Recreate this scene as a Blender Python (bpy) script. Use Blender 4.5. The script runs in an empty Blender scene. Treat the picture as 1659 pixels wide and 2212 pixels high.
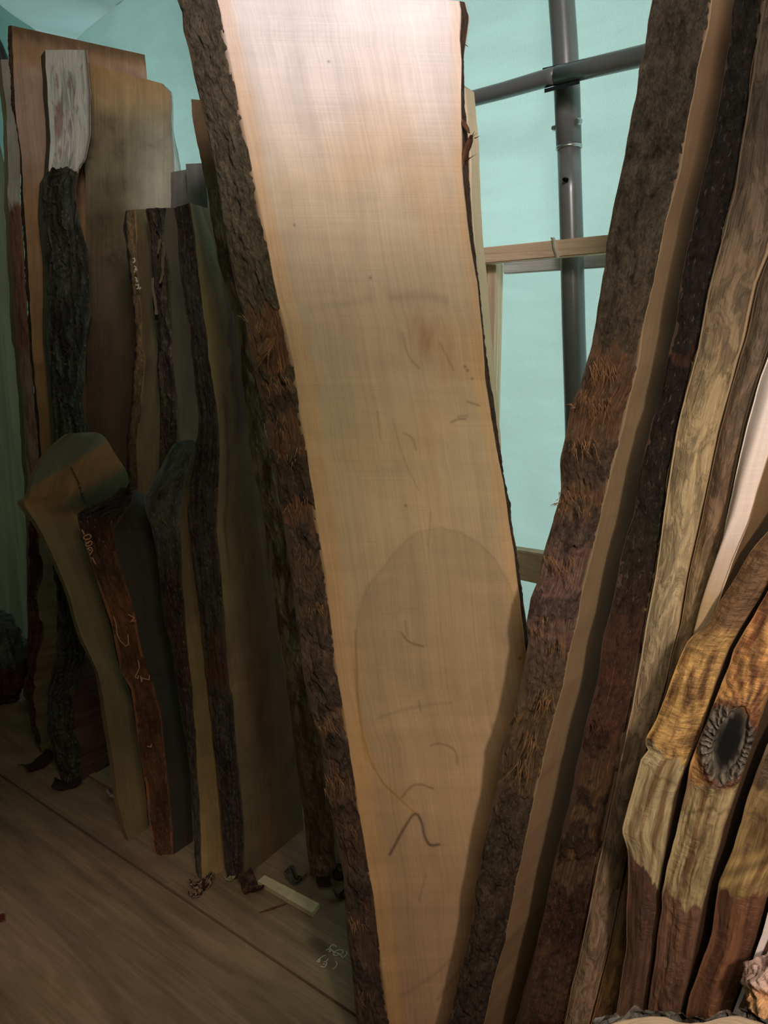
import bpy, bmesh, math, random
from mathutils import Vector, noise as mn

random.seed(7)
SC = bpy.context.scene
COL = SC.collection
SC.view_settings.view_transform = 'Standard'
SC.view_settings.look = 'None'

# ------------------------------------------------------------------ camera
CAM_H = 1.5
PITCH = math.radians(15)
F = 1700.0
CX, CY = 829.5, 1106.0
CP, SP = math.cos(PITCH), math.sin(PITCH)
cd = bpy.data.cameras.new('camera')
cam = bpy.data.objects.new('camera', cd)
COL.objects.link(cam)
cam.location = (0, 0, CAM_H)
cam.rotation_euler = (math.pi / 2 - PITCH, 0, 0)
cd.sensor_fit = 'VERTICAL'
cd.sensor_height = 36
cd.lens = F / 2212 * 36
cd.clip_start = 0.02
SC.camera = cam


def ray(px, py):
    a, b = px - CX, CY - py
    return Vector((a, F * CP + b * SP, -F * SP + b * CP)) / F


def on_plane(px, py, D, kz=0.0, kx=0.0):
    """point of the ray on the standing plane y = D + kz*z + kx*x"""
    d = ray(px, py)
    t = (D + kz * CAM_H) / (d.y - kz * d.z - kx * d.x)
    return Vector((0, 0, CAM_H)) + d * t


def on_floor(px, py, z=0.0):
    d = ray(px, py)
    return Vector((0, 0, CAM_H)) + d * ((z - CAM_H) / d.z)


def proj(co):
    x, y, z = co[0], co[1], co[2] - CAM_H
    dep = y * CP - z * SP
    return CX + F * x / dep, CY - F * (y * SP + z * CP) / dep


def lin(c):
    return tuple(((v / 255) / 12.92) if v <= 10.3 else (((v / 255) + 0.055) / 1.055) ** 2.4 for v in c)


def interp(tab, y):
    if y <= tab[0][0]:
        return tab[0][1]
    for (a, ca), (b, cb) in zip(tab, tab[1:]):
        if y <= b:
            f = (y - a) / (b - a)
            if isinstance(ca, tuple):
                return tuple(p + (q - p) * f for p, q in zip(ca, cb))
            return ca + (cb - ca) * f
    return tab[-1][1]


def sm(a, b, x):
    t = min(1, max(0, (x - a) / (b - a)))
    return t * t * (3 - 2 * t)


def fb(x, y, z=0.0, oct=4):
    return mn.fractal(Vector((x, y, z)), 0.9, 2.0, oct, noise_basis='PERLIN_ORIGINAL')


# ------------------------------------------------------------------ materials
class M:
    def __init__(s, name, rough=0.8, spec=0.3):
        s.m = bpy.data.materials.new(name)
        s.m.use_nodes = True
        s.nt = s.m.node_tree
        s.b = s.nt.nodes['Principled BSDF']
        s.b.inputs['Roughness'].default_value = rough
        s.b.inputs['Specular IOR Level'].default_value = spec

    def n(s, t, **k):
        o = s.nt.nodes.new(t)
        for a, v in k.items():
            if a.startswith('i_'):
                o.inputs[int(a[2:]) if a[2:].isdigit() else a[2:]].default_value = v
            else:
                setattr(o, a, v)
        return o

    def l(s, a, b):
        s.nt.links.new(a, b)

    def uv(s, sx, sy, sz=1):
        if not hasattr(s, '_uv'):
            s._uv = s.n('ShaderNodeUVMap').outputs[0]
        mp = s.n('ShaderNodeMapping')
        mp.inputs['Scale'].default_value = (sx, sy, sz)
        s.l(s._uv, mp.inputs['Vector'])
        return mp.outputs[0]

    def obj(s, sx, sy, sz, rot=(0, 0, 0)):
        tc = s.n('ShaderNodeTexCoord')
        m0 = s.n('ShaderNodeMapping')
        m0.inputs['Rotation'].default_value = rot
        mp = s.n('ShaderNodeMapping')
        mp.inputs['Scale'].default_value = (sx, sy, sz)
        s.l(tc.outputs['Object'], m0.inputs['Vector'])
        s.l(m0.outputs[0], mp.inputs['Vector'])
        return mp.outputs[0]

    def noise(s, vec, detail=4, rough=0.55, dist=0.0):
        o = s.n('ShaderNodeTexNoise')
        o.inputs['Scale'].default_value = 1
        o.inputs['Detail'].default_value = detail
        o.inputs['Roughness'].default_value = rough
        o.inputs['Distortion'].default_value = dist
        s.l(vec, o.inputs['Vector'])
        return o.outputs['Fac']

    def voro(s, vec, feature='F1', rnd=1.0):
        o = s.n('ShaderNodeTexVoronoi', feature=feature)
        o.inputs['Scale'].default_value = 1
        o.inputs['Randomness'].default_value = rnd
        s.l(vec, o.inputs['Vector'])
        return o.outputs['Distance']

    def ramp(s, fac, stops):
        r = s.n('ShaderNodeValToRGB')
        e = r.color_ramp.elements
        while len(e) < len(stops):
            e.new(0.5)
        for q, (p, c) in zip(e, stops):
            q.position = p
            q.color = (c, c, c, 1) if not isinstance(c, tuple) else (*c, 1)
        s.l(fac, r.inputs[0])
        return r.outputs[0]

    def rng(s, fac, a, b, c, d):
        r = s.n('ShaderNodeMapRange')
        s.l(fac, r.inputs[0])
        for i, v in enumerate((a, b, c, d)):
            r.inputs[i + 1].default_value = v
        return r.outputs[0]

    def math(s, op, a, b):
        o = s.n('ShaderNodeMath', operation=op)
        for i, v in enumerate((a, b)):
            if isinstance(v, (int, float)):
                o.inputs[i].default_value = v
            else:
                s.l(v, o.inputs[i])
        return o.outputs[0]

    def mul(s, c, v):
        o = s.n('ShaderNodeVectorMath', operation='MULTIPLY')
        s.l(c, o.inputs[0])
        s.l(v, o.inputs[1])
        return o.outputs[0]

    def mix(s, fac, a, b):
        o = s.n('ShaderNodeMix', data_type='RGBA')
        for sock, v in ((o.inputs[0], fac), (o.inputs[6], a), (o.inputs[7], b)):
            if isinstance(v, (int, float)):
                sock.default_value = v
            elif isinstance(v, tuple):
                sock.default_value = (*v, 1)
            else:
                s.l(v, sock)
        return o.outputs[2]

    def attr(s, name):
        return s.n('ShaderNodeAttribute', attribute_name=name)

    def bump(s, h, dist, strength=1.0):
        o = s.n('ShaderNodeBump')
        o.inputs['Distance'].default_value = dist
        o.inputs['Strength'].default_value = strength
        s.l(h, o.inputs['Height'])
        s.l(o.outputs[0], s.b.inputs['Normal'])

    def out(s, c):
        s.l(c, s.b.inputs['Base Color'])
        return s.m


def mat_bark(name, sx=1.0, sy=1.0, lich=0.5):
    m = M(name, 0.85, 0.25)
    base = m.attr('Base').outputs['Color']
    fib = m.attr('Fib').outputs['Fac']
    n1 = m.noise(m.uv(70 * sx, 26 * sy), 9, 0.72, 0.3)
    n2 = m.noise(m.uv(22 * sx, 7 * sy), 5, 0.6, 0.6)
    n3 = m.noise(m.uv(260 * sx, 110 * sy), 5, 0.7, 0.2)
    p = m.math('MULTIPLY', m.rng(n1, 0.32, 0.68, 0.2, 1.9), m.rng(n2, 0.3, 0.7, 0.65, 1.3))
    p = m.math('MULTIPLY', p, m.rng(n3, 0.3, 0.7, 0.55, 1.45))
    f1 = m.noise(m.uv(420, 14), 6, 0.7, 0.6)
    f2 = m.noise(m.uv(90, 20), 6, 0.6, 1.2)
    q = m.math('MULTIPLY', m.rng(f1, 0.3, 0.7, 0.3, 1.75), m.rng(f2, 0.3, 0.7, 0.45, 1.5))
    h = m.mix(fib, p, q)
    c = m.mul(base, h)
    sp = m.rng(m.noise(m.uv(190, 60), 4, 0.65), 0.585, 0.66, 0, lich)
    nf = m.math('SUBTRACT', 1.0, fib)
    c = m.mix(m.math('MULTIPLY', sp, nf), c, (0.26, 0.235, 0.18))
    m.bump(h, 0.006, 0.9)
    return m.out(c)


def mat_wood(name, grain=0.12, band=0.08, saw=0.05, rough=0.65, freq=1.0, blot=0.1):
    m = M(name, rough, 0.3)
    base = m.attr('Base').outputs['Color']
    g = m.noise(m.uv(230 * freq, 3.0), 5, 0.65, 0.2)
    b = m.noise(m.uv(26 * freq, 0.8), 3, 0.5, 0.5)
    s = m.noise(m.uv(5, 520), 3, 0.6)
    bl = m.noise(m.uv(9, 5), 5, 0.6, 1.0)
    p = m.math('MULTIPLY', m.rng(g, 0.25, 0.75, 1 - grain, 1 + grain), m.rng(b, 0.25, 0.75, 1 - band, 1 + band))
    p = m.math('MULTIPLY', p, m.rng(s, 0.3, 0.7, 1 - saw, 1 + saw))
    p = m.math('MULTIPLY', p, m.rng(bl, 0.3, 0.7, 1 - blot, 1 + blot))
    m.bump(p, 0.0012, 0.6)
    return m.out(m.mul(base, p))


def mat_smooth(name, sx=1.0, sy=1.0, dark=0.45, cover=0.55, rough=0.6):
    """outer wood with the bark off: patchy, with drawn-out dark streaks and worm lines"""
    m = M(name, rough, 0.35)
    base = m.attr('Base').outputs['Color']
    pch = m.noise(m.uv(46 * sx, 15 * sy), 7, 0.66, 0.9)
    g = m.noise(m.uv(300 * sx, 12 * sy), 4, 0.6)
    ln = m.voro(m.uv(75 * sx, 11 * sy), 'DISTANCE_TO_EDGE')
    ln = m.rng(m.math('ADD', ln, m.rng(pch, 0.3, 0.7, -0.02, 0.12)), 0.0, 0.09, 0.55, 1.0)
    p = m.rng(pch, cover - 0.06, cover + 0.06, dark, 1.15)
    p = m.math('MULTIPLY', p, m.rng(g, 0.3, 0.7, 0.75, 1.2))
    p = m.math('MULTIPLY', p, ln)
    m.bump(p, 0.003, 0.7)
    return m.out(m.mul(base, p))


def mat_plain(name, col, rough=0.6, spec=0.3, metal=0.0, amp=0.15, scale=(40, 40, 40), bump=0.001):
    m = M(name, rough, spec)
    m.b.inputs['Metallic'].default_value = metal
    n = m.noise(m.obj(*scale), 5, 0.6)
    v = m.rng(n, 0.3, 0.7, 1 - amp, 1 + amp)
    rgb = m.n('ShaderNodeRGB')
    rgb.outputs[0].default_value = (*lin(col), 1)
    m.bump(n, bump, 0.5)
    return m.out(m.mul(rgb.outputs[0], v))


def mat_figure(name):
    m = M(name, 0.5, 0.35)
    base = m.attr('Base').outputs['Color']
    fib = m.attr('Fib').outputs['Fac']
    a1 = m.noise(m.uv(24, 60), 6, 0.62, 1.0)
    a2 = m.noise(m.uv(60, 190), 5, 0.65, 0.6)
    st = m.noise(m.uv(150, 20), 4, 0.6, 0.5)
    p = m.math('MULTIPLY', m.rng(a1, 0.32, 0.62, 0.5, 1.2), m.rng(a2, 0.3, 0.7, 0.72, 1.25))
    p = m.math('MULTIPLY', p, m.rng(st, 0.3, 0.7, 0.8, 1.15))
    b1 = m.noise(m.uv(42, 9), 6, 0.6, 1.3)
    b2 = m.noise(m.uv(240, 10), 4, 0.6)
    q = m.math('MULTIPLY', m.rng(b1, 0.3, 0.6, 0.55, 1.15), m.rng(b2, 0.3, 0.7, 0.8, 1.15))
    h = m.mix(fib, p, q)
    m.bump(h, 0.0035, 0.7)
    return m.out(m.mul(base, h))


MAT = {
    'bark': mat_bark('rough_bark'),
    'bark_lichen': mat_bark('lichen_bark', 0.8, 0.6, 0.9),
    'bark_deep': mat_bark('furrowed_bark', 0.7, 0.28, 0.5),
    'wood': mat_wood('sawn_wood_pale'),
    'wood_old': mat_wood('sawn_wood_dusty', 0.18, 0.16, 0.04, 0.75, 0.7, 0.24),
    'smooth': mat_smooth('debarked_wood', 1.0, 1.0, 0.62, 0.5),
    'smooth_fine': mat_smooth('debarked_plain', 1.0, 0.6, 0.75, 0.45),
    'figure': mat_figure('figured_wood'),
    'chalk': mat_plain('chalk', (196, 188, 165), 0.9, 0.1),
    'crayon': mat_plain('crayon_mark', (190, 140, 105), 0.9, 0.1),
    'steel': mat_plain('grey_painted_steel', (124, 124, 123), 0.3, 0.5, 0.25, 0.06, (30, 30, 30), 0.0002),
    'bracket': mat_plain('dark_bracket_steel', (38, 42, 44), 0.5, 0.5, 0.3, 0.1),
    'zinc': mat_plain('zinc_bolt', (190, 190, 188), 0.3, 0.5, 0.9, 0.1),
    'hole': mat_plain('dark_hole', (8, 8, 8), 0.9, 0.1),
    'ziptie': mat_plain('clear_nylon', (190, 180, 155), 0.4, 0.4),
    'fibre': mat_plain('torn_fibre', (140, 104, 70), 0.9, 0.1, 0, 0.4, (60, 60, 20)),
    'fibre_dark': mat_plain('torn_fibre_dark', (84, 52, 34), 0.9, 0.1, 0, 0.4, (60, 60, 20)),
}


# ------------------------------------------------------------------ mesh helpers
def thing(name, label, cat, loc=(0, 0, 0), group=None):
    o = bpy.data.objects.new(name, None)
    o.empty_display_size = 0.05
    COL.objects.link(o)
    o.location = loc
    o['label'] = label
    o['category'] = cat
    if group:
        o['group'] = group
    return o


def tag(o, label, cat, group=None, kind=None):
    o['label'] = label
    o['category'] = cat
    if group:
        o['group'] = group
    if kind:
        o['kind'] = kind
    return o


def mesh_obj(name, verts, faces, mats, parent=None, uvs=None, base=None, fib=None, midx=None, smooth=True, origin=None):
    me = bpy.data.meshes.new(name)
    off = Vector(origin) if origin is not None else (parent.location.copy() if parent is not None else Vector((0, 0, 0)))
    me.from_pydata([tuple(Vector(v) - off) for v in verts], [], faces)
    for m in mats:
        me.materials.append(m)
    if uvs:
        ul = me.uv_layers.new(name='UVMap')
        for lp in me.loops:
            ul.data[lp.index].uv = uvs[lp.vertex_index]
    if base:
        a = me.attributes.new('Base', 'FLOAT_COLOR', 'POINT')
        a.data.foreach_set('color', [c for b in base for c in (b[0], b[1], b[2], 1)])
    if fib:
        a = me.attributes.new('Fib', 'FLOAT', 'POINT')
        a.data.foreach_set('value', fib)
    if midx:
        me.polygons.foreach_set('material_index', midx)
    me.polygons.foreach_set('use_smooth', [smooth] * len(me.polygons))
    me.update()
    o = bpy.data.objects.new(name, me)
    COL.objects.link(o)
    if parent is not None:
        o.parent = parent
    elif origin is not None:
        o.location = off
    return o


def column(pts, D, kz, kx, top=None):
    """pixel curve (top to bottom) -> 3D polyline on a standing plane, run on down to the floor"""
    if D is None:
        f = on_floor(*pts[-1])
        D = f.y - kx * f.x
    P = [on_plane(x, y, D, kz, kx) for x, y in pts]
    while P[-1].z <= 0 and len(P) > 2 and P[-2].z <= 0:
        P.pop()
    a, b = P[-2], P[-1]
    d = b - a
    if abs(d.z) > 1e-6:
        t = (0 - b.z) / d.z
        P[-1] = b + d * t if t <= 0 else b
        if t > 0:
            P.append(b + d * t)
    return P


def resample(P, n):
    """n+1 stations, even in height"""
    z0, z1 = P[0].z, 0.0
    out = []
    j = 0
    for i in range(n + 1):
        z = z0 + (z1 - z0) * i / n
        while j < len(P) - 2 and P[j + 1].z > z:
            j += 1
        a, b = P[j], P[j + 1]
        f = 0 if abs(b.z - a.z) < 1e-9 else (z - a.z) / (b.z - a.z)
        out.append(a.lerp(b, min(1, max(0, f))))
    return out


def chaikin(pts, k=2):
    for _ in range(k):
        q = [pts[0]]
        for (a, b), (c, d) in zip(pts, pts[1:]):
            q += [(a * .75 + c * .25, b * .75 + d * .25), (a * .25 + c * .75, b * .25 + d * .75)]
        pts = q + [pts[-1]]
    return pts


SEED = [0]


def const(c):
    l = lin(c)
    return lambda px, py, u, v: l


def grad(*tab):
    t = [(y, lin(c)) for y, c in tab]
    return lambda px, py, u, v: interp(t, py)


def strokes(name, px_lists, place, width, mat, parent):
    """flat drawn lines: ribbons that lie on a surface; place(px,py) -> (point, normal)"""
    V, Fc = [], []
    for pl in px_lists:
        fine = []
        for (a, b), (c, d) in zip(pl, pl[1:]):
            for k in range(4):
                fine.append((a + (c - a) * k / 4, b + (d - b) * k / 4))
        fine.append(pl[-1])
        pts = [place(*p) for p in fine]
        i0 = len(V)
        for k, (p, nn) in enumerate(pts):
            q = pts[min(k + 1, len(pts) - 1)][0] - pts[max(k - 1, 0)][0]
            s = q.cross(nn)
            s = s.normalized() if s.length > 1e-9 else Vector((1, 0, 0))
            w = width * (0.6 + 0.5 * random.random()) * 0.5
            V += [p + s * w, p - s * w]
        for k in range(len(pts) - 1):
            a = i0 + 2 * k
            Fc.append((a, a + 1, a + 3, a + 2))
    return mesh_obj(name, V, Fc, [mat], parent, smooth=False)


def board(name, label, cols, kz=0.1, kx=0.0, back=None, body_mat='wood', body_col=None, edge_col=None,
          parts=(), n=150, face_n=10, wob=0.0015, cat='slab', name_body='sawn_wood', bowl=0.0, group=None,
          wobble_scale=14):
    """A live-edge board. cols: [(D, pixel curve), ...] going left to right round the seen sides;
    back=(dx,dy) closes it away from the camera. parts: sheets of bark or bare edge over side k."""
    SEED[0] += 1
    sd = SEED[0] * 3.7
    P = [resample(column(pts, D, kz, kx), n) for D, pts in cols]
    k = len(P)
    if back is not None:
        v = Vector((back[0], back[1], 0))
        ring = P + [[p + v for p in P[-1]], [p + v for p in P[0]]]
    elif k == 3:
        ring = P + [[P[2][i] + (P[0][i] - P[1][i]) for i in range(n + 1)]]
    else:
        ring = P
    R = len(ring)
    # ragged live edges
    for j in range(R):
        for i in range(n + 1):
            z = ring[j][i].z
            a = wob * (1 + 0.0)
            ring[j][i] = ring[j][i] + Vector((fb(z * wobble_scale, j * 5.1 + sd), fb(z * wobble_scale, j * 9.3 + sd + 50), 0)) * a * 2
    cen = [sum((r[i] for r in ring), Vector()) / R for i in range(n + 1)]
    base_loc = Vector((cen[-1].x, cen[-1].y, 0))
    root = thing(name, label, cat, base_loc, group)
    body_col = body_col or const((150, 120, 85))
    edge_col = edge_col or body_col
    V, UV, B, Fc, MI = [], [], [], [], []
    seg = [face_n if j <= (1 if face_n < 100 else 1) else 6 for j in range(R)]
    if face_n > 60:
        seg[0] = 8
    grid = []
    for i in range(n + 1):
        row = []
        u = 0.0
        for j in range(R):
            a, b = ring[j][i], ring[(j + 1) % R][i]
            L = (b - a).length
            colf = body_col if j in (1, 3) or back is not None and j == 1 else edge_col
            for s in range(seg[j]):
                f = s / seg[j]
                p = a.lerp(b, f)
                px, py = proj(p)
                row.append(len(V))
                V.append(p)
                UV.append((u + L * f + sd, p.z + sd))
                B.append(body_col(px, py, f, p.z) if j != 0 else edge_col(px, py, f, p.z))
            u += L
        row.append(len(V))
        V.append(ring[0][i].copy())
        UV.append((u + sd, ring[0][i].z + sd))
        px, py = proj(ring[0][i])
        B.append(body_col(px, py, 1, 0))
        grid.append(row)
    for i in range(n):
        for s in range(len(grid[0]) - 1):
            Fc.append((grid[i][s], grid[i + 1][s], grid[i + 1][s + 1], grid[i][s + 1]))
    # sharp cap rims: own vertices
    for i in (0, n):
        st = len(V)
        m = len(grid[i]) - 1
        for s in range(m):
            q = grid[i][s]
            V.append(V[q].copy())
            UV.append((V[q].x * 1.0 + sd, V[q].y + sd))
            B.append(tuple(c * 0.6 for c in B[q]))
        f = tuple(range(st, st + m))
        Fc.append(f if i == 0 else f[::-1])
    ob = mesh_obj(name_body, V, Fc, [MAT[body_mat]], root, UV, B)
    # crisp corners
    me = ob.data
    es = set()
    acc = 0
    corner = []
    for j in range(R):
        corner.append(acc)
        acc += seg[j]
    corner.append(acc)
    cs = set()
    for i in range(n):
        for c in corner:
            cs.add((grid[i][c], grid[i + 1][c]))
    for e in me.edges:
        t = tuple(sorted(e.vertices))
        if t in cs or (t[1], t[0]) in cs:
            e.use_edge_sharp = True
    info = {'root': root, 'ring': ring, 'P': P}
    for pt in parts:
        info.setdefault('parts', []).append(sheet(root, ring, cen, sd, **pt))
    return info


def sheet(root, ring, cen, sd, side=0, name='bark', mat='bark', col=None, fibcol=None, amp=0.006, thick=0.004,
          y=(-9999, 9999), nu=22, dens=330, zones=(), fx=30.0, fz=9.0, jag=0.01, crater=None, ridge=False, label=None,
          ampf=None, hshape=0.35, tuck=0.003, bumps=(), round_=0.0):
    """a displaced skin over side k of a board"""
    A, Bc = ring[side], ring[(side + 1) % len(ring)]
    n0 = len(A) - 1
    # stations limited to pixel rows
    ys = [proj(A[i].lerp(Bc[i], 0.5))[1] for i in range(n0 + 1)]
    idx = [i for i, q in enumerate(ys) if y[0] <= q <= y[1]]
    i0, i1 = idx[0], idx[-1]
    zlen = (A[i0] - A[i1]).length
    n = max(20, int(zlen * dens))

    def at(arr, t):
        t = min(max(t, 0), n0)
        i = min(int(t), n0 - 1)
        return arr[i].lerp(arr[i + 1], t - i)
    V, UV, B, FB, Fc = [], [], [], [], []
    for i in range(n + 1):
        for s in range(nu + 1):
            f = s / nu
            r = i / n
            t = i0 + (i1 - i0) * r
            if y[0] > -9000:
                t += fb(f * 5, sd) * jag * n0 * (1 - r)
            if y[1] < 9000:
                t += fb(f * 5, sd + 9) * jag * n0 * r
            a, b, c = at(A, t), at(Bc, t), at(cen, t)
            p = a.lerp(b, f)
            e = b - a
            nn = Vector((e.y, -e.x, 0))
            if nn.length < 1e-6:
                nn = Vector((0, -1, 0))
            nn.normalize()
            if nn.dot(p - c) < 0:
                nn = -nn
            px, py = proj(p)
            u = f * e.length
            z = p.z
            fz_ = 0.0
            for (y0, y1, k) in zones:
                w = fb(u * 42, z * 16, sd, 4) * 46
                fz_ = max(fz_, k * sm(y0 - 9, y0 + 9, py + w) * (1 - sm(y1 - 9, y1 + 9, py + w)))
            if zones:
                fz_ *= 0.55 + 0.45 * sm(-0.35, 0.1, fb(u * 50, z * 22, sd + 3, 3))
            prof = math.sin(math.pi * min(1, max(0, f))) ** hshape if 0 < f < 1 else 0
            am = amp if ampf is None else amp * ampf(py)
            h1 = fb(u * fx, z * fz, sd, 6)
            if ridge:
                h1 = 0.9 - 2.2 * abs(h1)
            h2 = fb(u * 110, z * 7, sd + 20, 4) * 0.8
            h = thick + am * (h1 * (1 - fz_) + h2 * fz_ - 0.5 * fz_)
            h += am * 0.35 * fb(u * 160, z * 90, sd + 5, 2)
            if crater:
                h += crater(px, py, u, z)
            for (bx, by, br, bh) in bumps:
                q = ((px - bx) ** 2 + (py - by) ** 2) / (br * br)
                if q < 4:
                    h += bh * math.exp(-q * 1.5)
            h = max(h, 0.0012) if not crater else h
            h += round_ * math.sin(math.pi * f)
            q = p + nn * (h * prof - tuck * (1 - prof))
            V.append(q)
            UV.append((u + sd, z + sd))
            bc = col(px, py, f, z)
            if fz_ > 0 and fibcol:
                fc = fibcol(px, py, f, z)
                bc = tuple(m_ + (n_ - m_) * fz_ for m_, n_ in zip(bc, fc))
            # furrows keep dirt
            B.append(bc)
            FB.append(fz_)
    w = nu + 1
    for i in range(n):
        for s in range(nu):
            a = i * w + s
            Fc.append((a, a + w, a + w + 1, a + 1))
    o = mesh_obj(name, V, Fc, [MAT[mat]], root, UV, B, FB)
    if label:
        o['label'] = label
    return o


def sh(pts, dx=0, dy=0):
    return [(x + dx, y + dy) for x, y in pts]


def noisecol(c1, c2, sx=8, sz=3, seed=0, bias=0.5):
    a, b = lin(c1), lin(c2)

    def f(px, py, u, v):
        t = min(1, max(0, bias + 1.3 * fb(u * sx, v * sz, seed, 3)))
        return tuple(p + (q - p) * t for p, q in zip(a, b))
    return f


def tube_mesh(pts, r, seg=24, cap=True):
    V, Fc = [], []
    for k, p in enumerate(pts):
        t = (pts[min(k + 1, len(pts) - 1)] - pts[max(k - 1, 0)]).normalized()
        a = t.cross(Vector((0.3, 1, 0.2))).normalized()
        b = t.cross(a)
        rr = r[k] if isinstance(r, (list, tuple)) else r
        for s in range(seg):
            an = 2 * math.pi * s / seg
            V.append(p + a * math.cos(an) * rr + b * math.sin(an) * rr)
    for k in range(len(pts) - 1):
        for s in range(seg):
            a = k * seg + s
            b = k * seg + (s + 1) % seg
            Fc.append((a, b, b + seg, a + seg))
    if cap:
        Fc.append(tuple(range(seg))[::-1])
        Fc.append(tuple(range((len(pts) - 1) * seg, len(pts) * seg)))
    return V, Fc


def dist_poly(px, py, pl):
    best = 1e9
    for (a, b), (c, d) in zip(pl, pl[1:]):
        vx, vy = c - a, d - b
        L = vx * vx + vy * vy
        t = 0 if L == 0 else max(0, min(1, ((px - a) * vx + (py - b) * vy) / L))
        q = math.hypot(px - a - t * vx, py - b - t * vy)
        if q < best:
            best = q
    return best


def inside(px, py, poly):
    r = False
    j = len(poly) - 1
    for i in range(len(poly)):
        xi, yi = poly[i]
        xj, yj = poly[j]
        if (yi > py) != (yj > py) and px < (xj - xi) * (py - yi) / (yj - yi) + xi:
            r = not r
        j = i
    return r


# ------------------------------------------------------------------ the setting
KW = -1.28                                   # the back wall runs from near right to far left
WALL_D = 2.62


def wp(px, py, off=0.0):
    """point on the wall frame, off metres (along y) in front of the sheet"""
    return on_plane(px, py, WALL_D - off, 0.0, KW)


# floor: two plywood sheets meeting in a slanting joint
sa, sb = on_floor(410, 1949), on_floor(755, 2182)
sd_ = (sb - sa).normalized()
sn_ = Vector((-sd_.y, sd_.x, 0))
if sn_.y < 0:
    sn_ = -sn_
ang = math.atan2(sd_.y, sd_.x)
m = M('plywood_floor', 0.7, 0.25)
rot = (0, 0, -ang)
g1 = m.noise(m.obj(4, 90, 1, rot), 5, 0.6, 0.4)
g2 = m.noise(m.obj(1.2, 9, 1, rot), 4, 0.6, 1.2)
st = m.noise(m.obj(2.6, 4.5, 1, rot), 6, 0.65, 0.5)
kn = m.voro(m.obj(3.2, 6.5, 1, rot), 'F1', 1.0)
p = m.math('MULTIPLY', m.rng(g1, 0.3, 0.7, 0.8, 1.15), m.rng(g2, 0.3, 0.7, 0.65, 1.3))
p = m.math('MULTIPLY', p, m.rng(kn, 0.07, 0.15, 0.5, 1.0))
c = m.mix(m.rng(st, 0.35, 0.65, 0, 1), lin((108, 90, 64)), lin((126, 102, 80)))
m.bump(p, 0.002, 0.4)
PLY = m.out(m.mul(c, p))
V, Fc = [], []


def slab_quad(a0, a1, side, z):
    i = len(V)
    far = 4.5
    p = [sa + sd_ * a0 + sn_ * side * 0.0015, sa + sd_ * a1 + sn_ * side * 0.0015]
    q = [p[1] + sn_ * side * far, p[0] + sn_ * side * far]
    for w in p + q:
        V.append(Vector((w.x, w.y, z)))
    for w in p + q:
        V.append(Vector((w.x, w.y, -0.02)))
    Fc.append((i, i + 1, i + 2, i + 3) if side > 0 else (i + 3, i + 2, i + 1, i))
    Fc.append((i, i + 4, i + 5, i + 1))


slab_quad(-4.5, 3.5, 1, -0.0)
slab_quad(-4.5, 3.5, -1, -0.006)
fl = mesh_obj('floor', V, Fc, [PLY], None, smooth=False, origin=(0, 0, 0))
fl['kind'] = 'structure'

# tarpaulin walls and roof: woven sheet with daylight behind it
m = M('teal_tarpaulin', 0.55, 0.3)
w1 = m.noise(m.obj(0.9, 0.9, 0.5), 4, 0.5, 0.8)
w2 = m.noise(m.obj(4, 4, 22), 3, 0.5, 0.2)
w3 = m.noise(m.obj(300, 300, 300), 2, 0.5)
p = m.math('MULTIPLY', m.rng(w1, 0.35, 0.65, 0.84, 1.12), m.rng(w2, 0.3, 0.7, 0.96, 1.04))
p = m.math('MULTIPLY', p, m.rng(w3, 0.3, 0.7, 0.95, 1.05))
rgb = m.n('ShaderNodeRGB')
rgb.outputs[0].default_value = (0.44, 0.69, 0.64, 1)
colr = m.mul(rgb.outputs[0], p)
tr = m.n('ShaderNodeBsdfTranslucent')
m.l(colr, tr.inputs['Color'])
m.l(colr, m.b.inputs['Base Color'])
mx = m.n('ShaderNodeMixShader')
mx.inputs[0].default_value = 0.6
m.l(m.b.outputs[0], mx.inputs[1])
m.l(tr.outputs[0], mx.inputs[2])
outn = [q for q in m.nt.nodes if q.type == 'OUTPUT_MATERIAL'][0]
m.l(mx.outputs[0], outn.inputs['Surface'])
TARP = m.m


def cloth(name, f, nu, nv, mat, origin):
    V = [f(i / nu, j / nv) for j in range(nv + 1) for i in range(nu + 1)]
    w = nu + 1
    Fc = [(j * w + i, j * w + i + 1, j * w + w + i + 1, j * w + w + i) for j in range(nv) for i in range(nu)]
    return mesh_obj(name, V, Fc, [mat], None, origin=origin)


def wall_back(u, v):
    x = 1.75 - 3.9 * u
    y = WALL_D + KW * x
    z = 2.75 * v
    d = 0.035 * fb(x * 1.1, z * 0.5, 3, 2) + 0.02 * math.sin((x - z * 0.35) * 9 + fb(x, z, 1, 2) * 3)
    d += 0.12 * sm(1.9, 2.75, z) ** 2
    n = Vector((-0.788, -0.616, 0))
    p = Vector((x, y, z)) + n * d
    return p


wb = cloth('wall_back', wall_back, 150, 90, TARP, (0, 3, 0))
wb['kind'] = 'structure'
XL = -1.80


def wall_left(u, v):
    y = -0.3 + 5.2 * u
    z = 2.75 * v
    d = 0.03 * fb(y * 1.4, z * 0.5, 7, 2) + 0.015 * math.sin(y * 11 + fb(y, z, 1, 2) * 3) + 0.12 * sm(1.9, 2.75, z) ** 2
    return Vector((XL + d, y, z))


wl = cloth('wall_left', wall_left, 120, 60, TARP, (XL, 2, 0))
wl['kind'] = 'structure'


def ceil(u, v):
    x = -2.2 + 4.6 * u
    y = -0.6 + 6.0 * v
    return Vector((x, y, 2.74 + 0.03 * math.sin((x + y * 0.6) * 2.2) + 0.010 * math.sin((x * 1.0 - y) * 9 + fb(x, y, 1, 2) * 3)))


ce = cloth('ceiling', ceil, 80, 90, TARP, (0, 2, 2.7))
ce['kind'] = 'structure'

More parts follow.
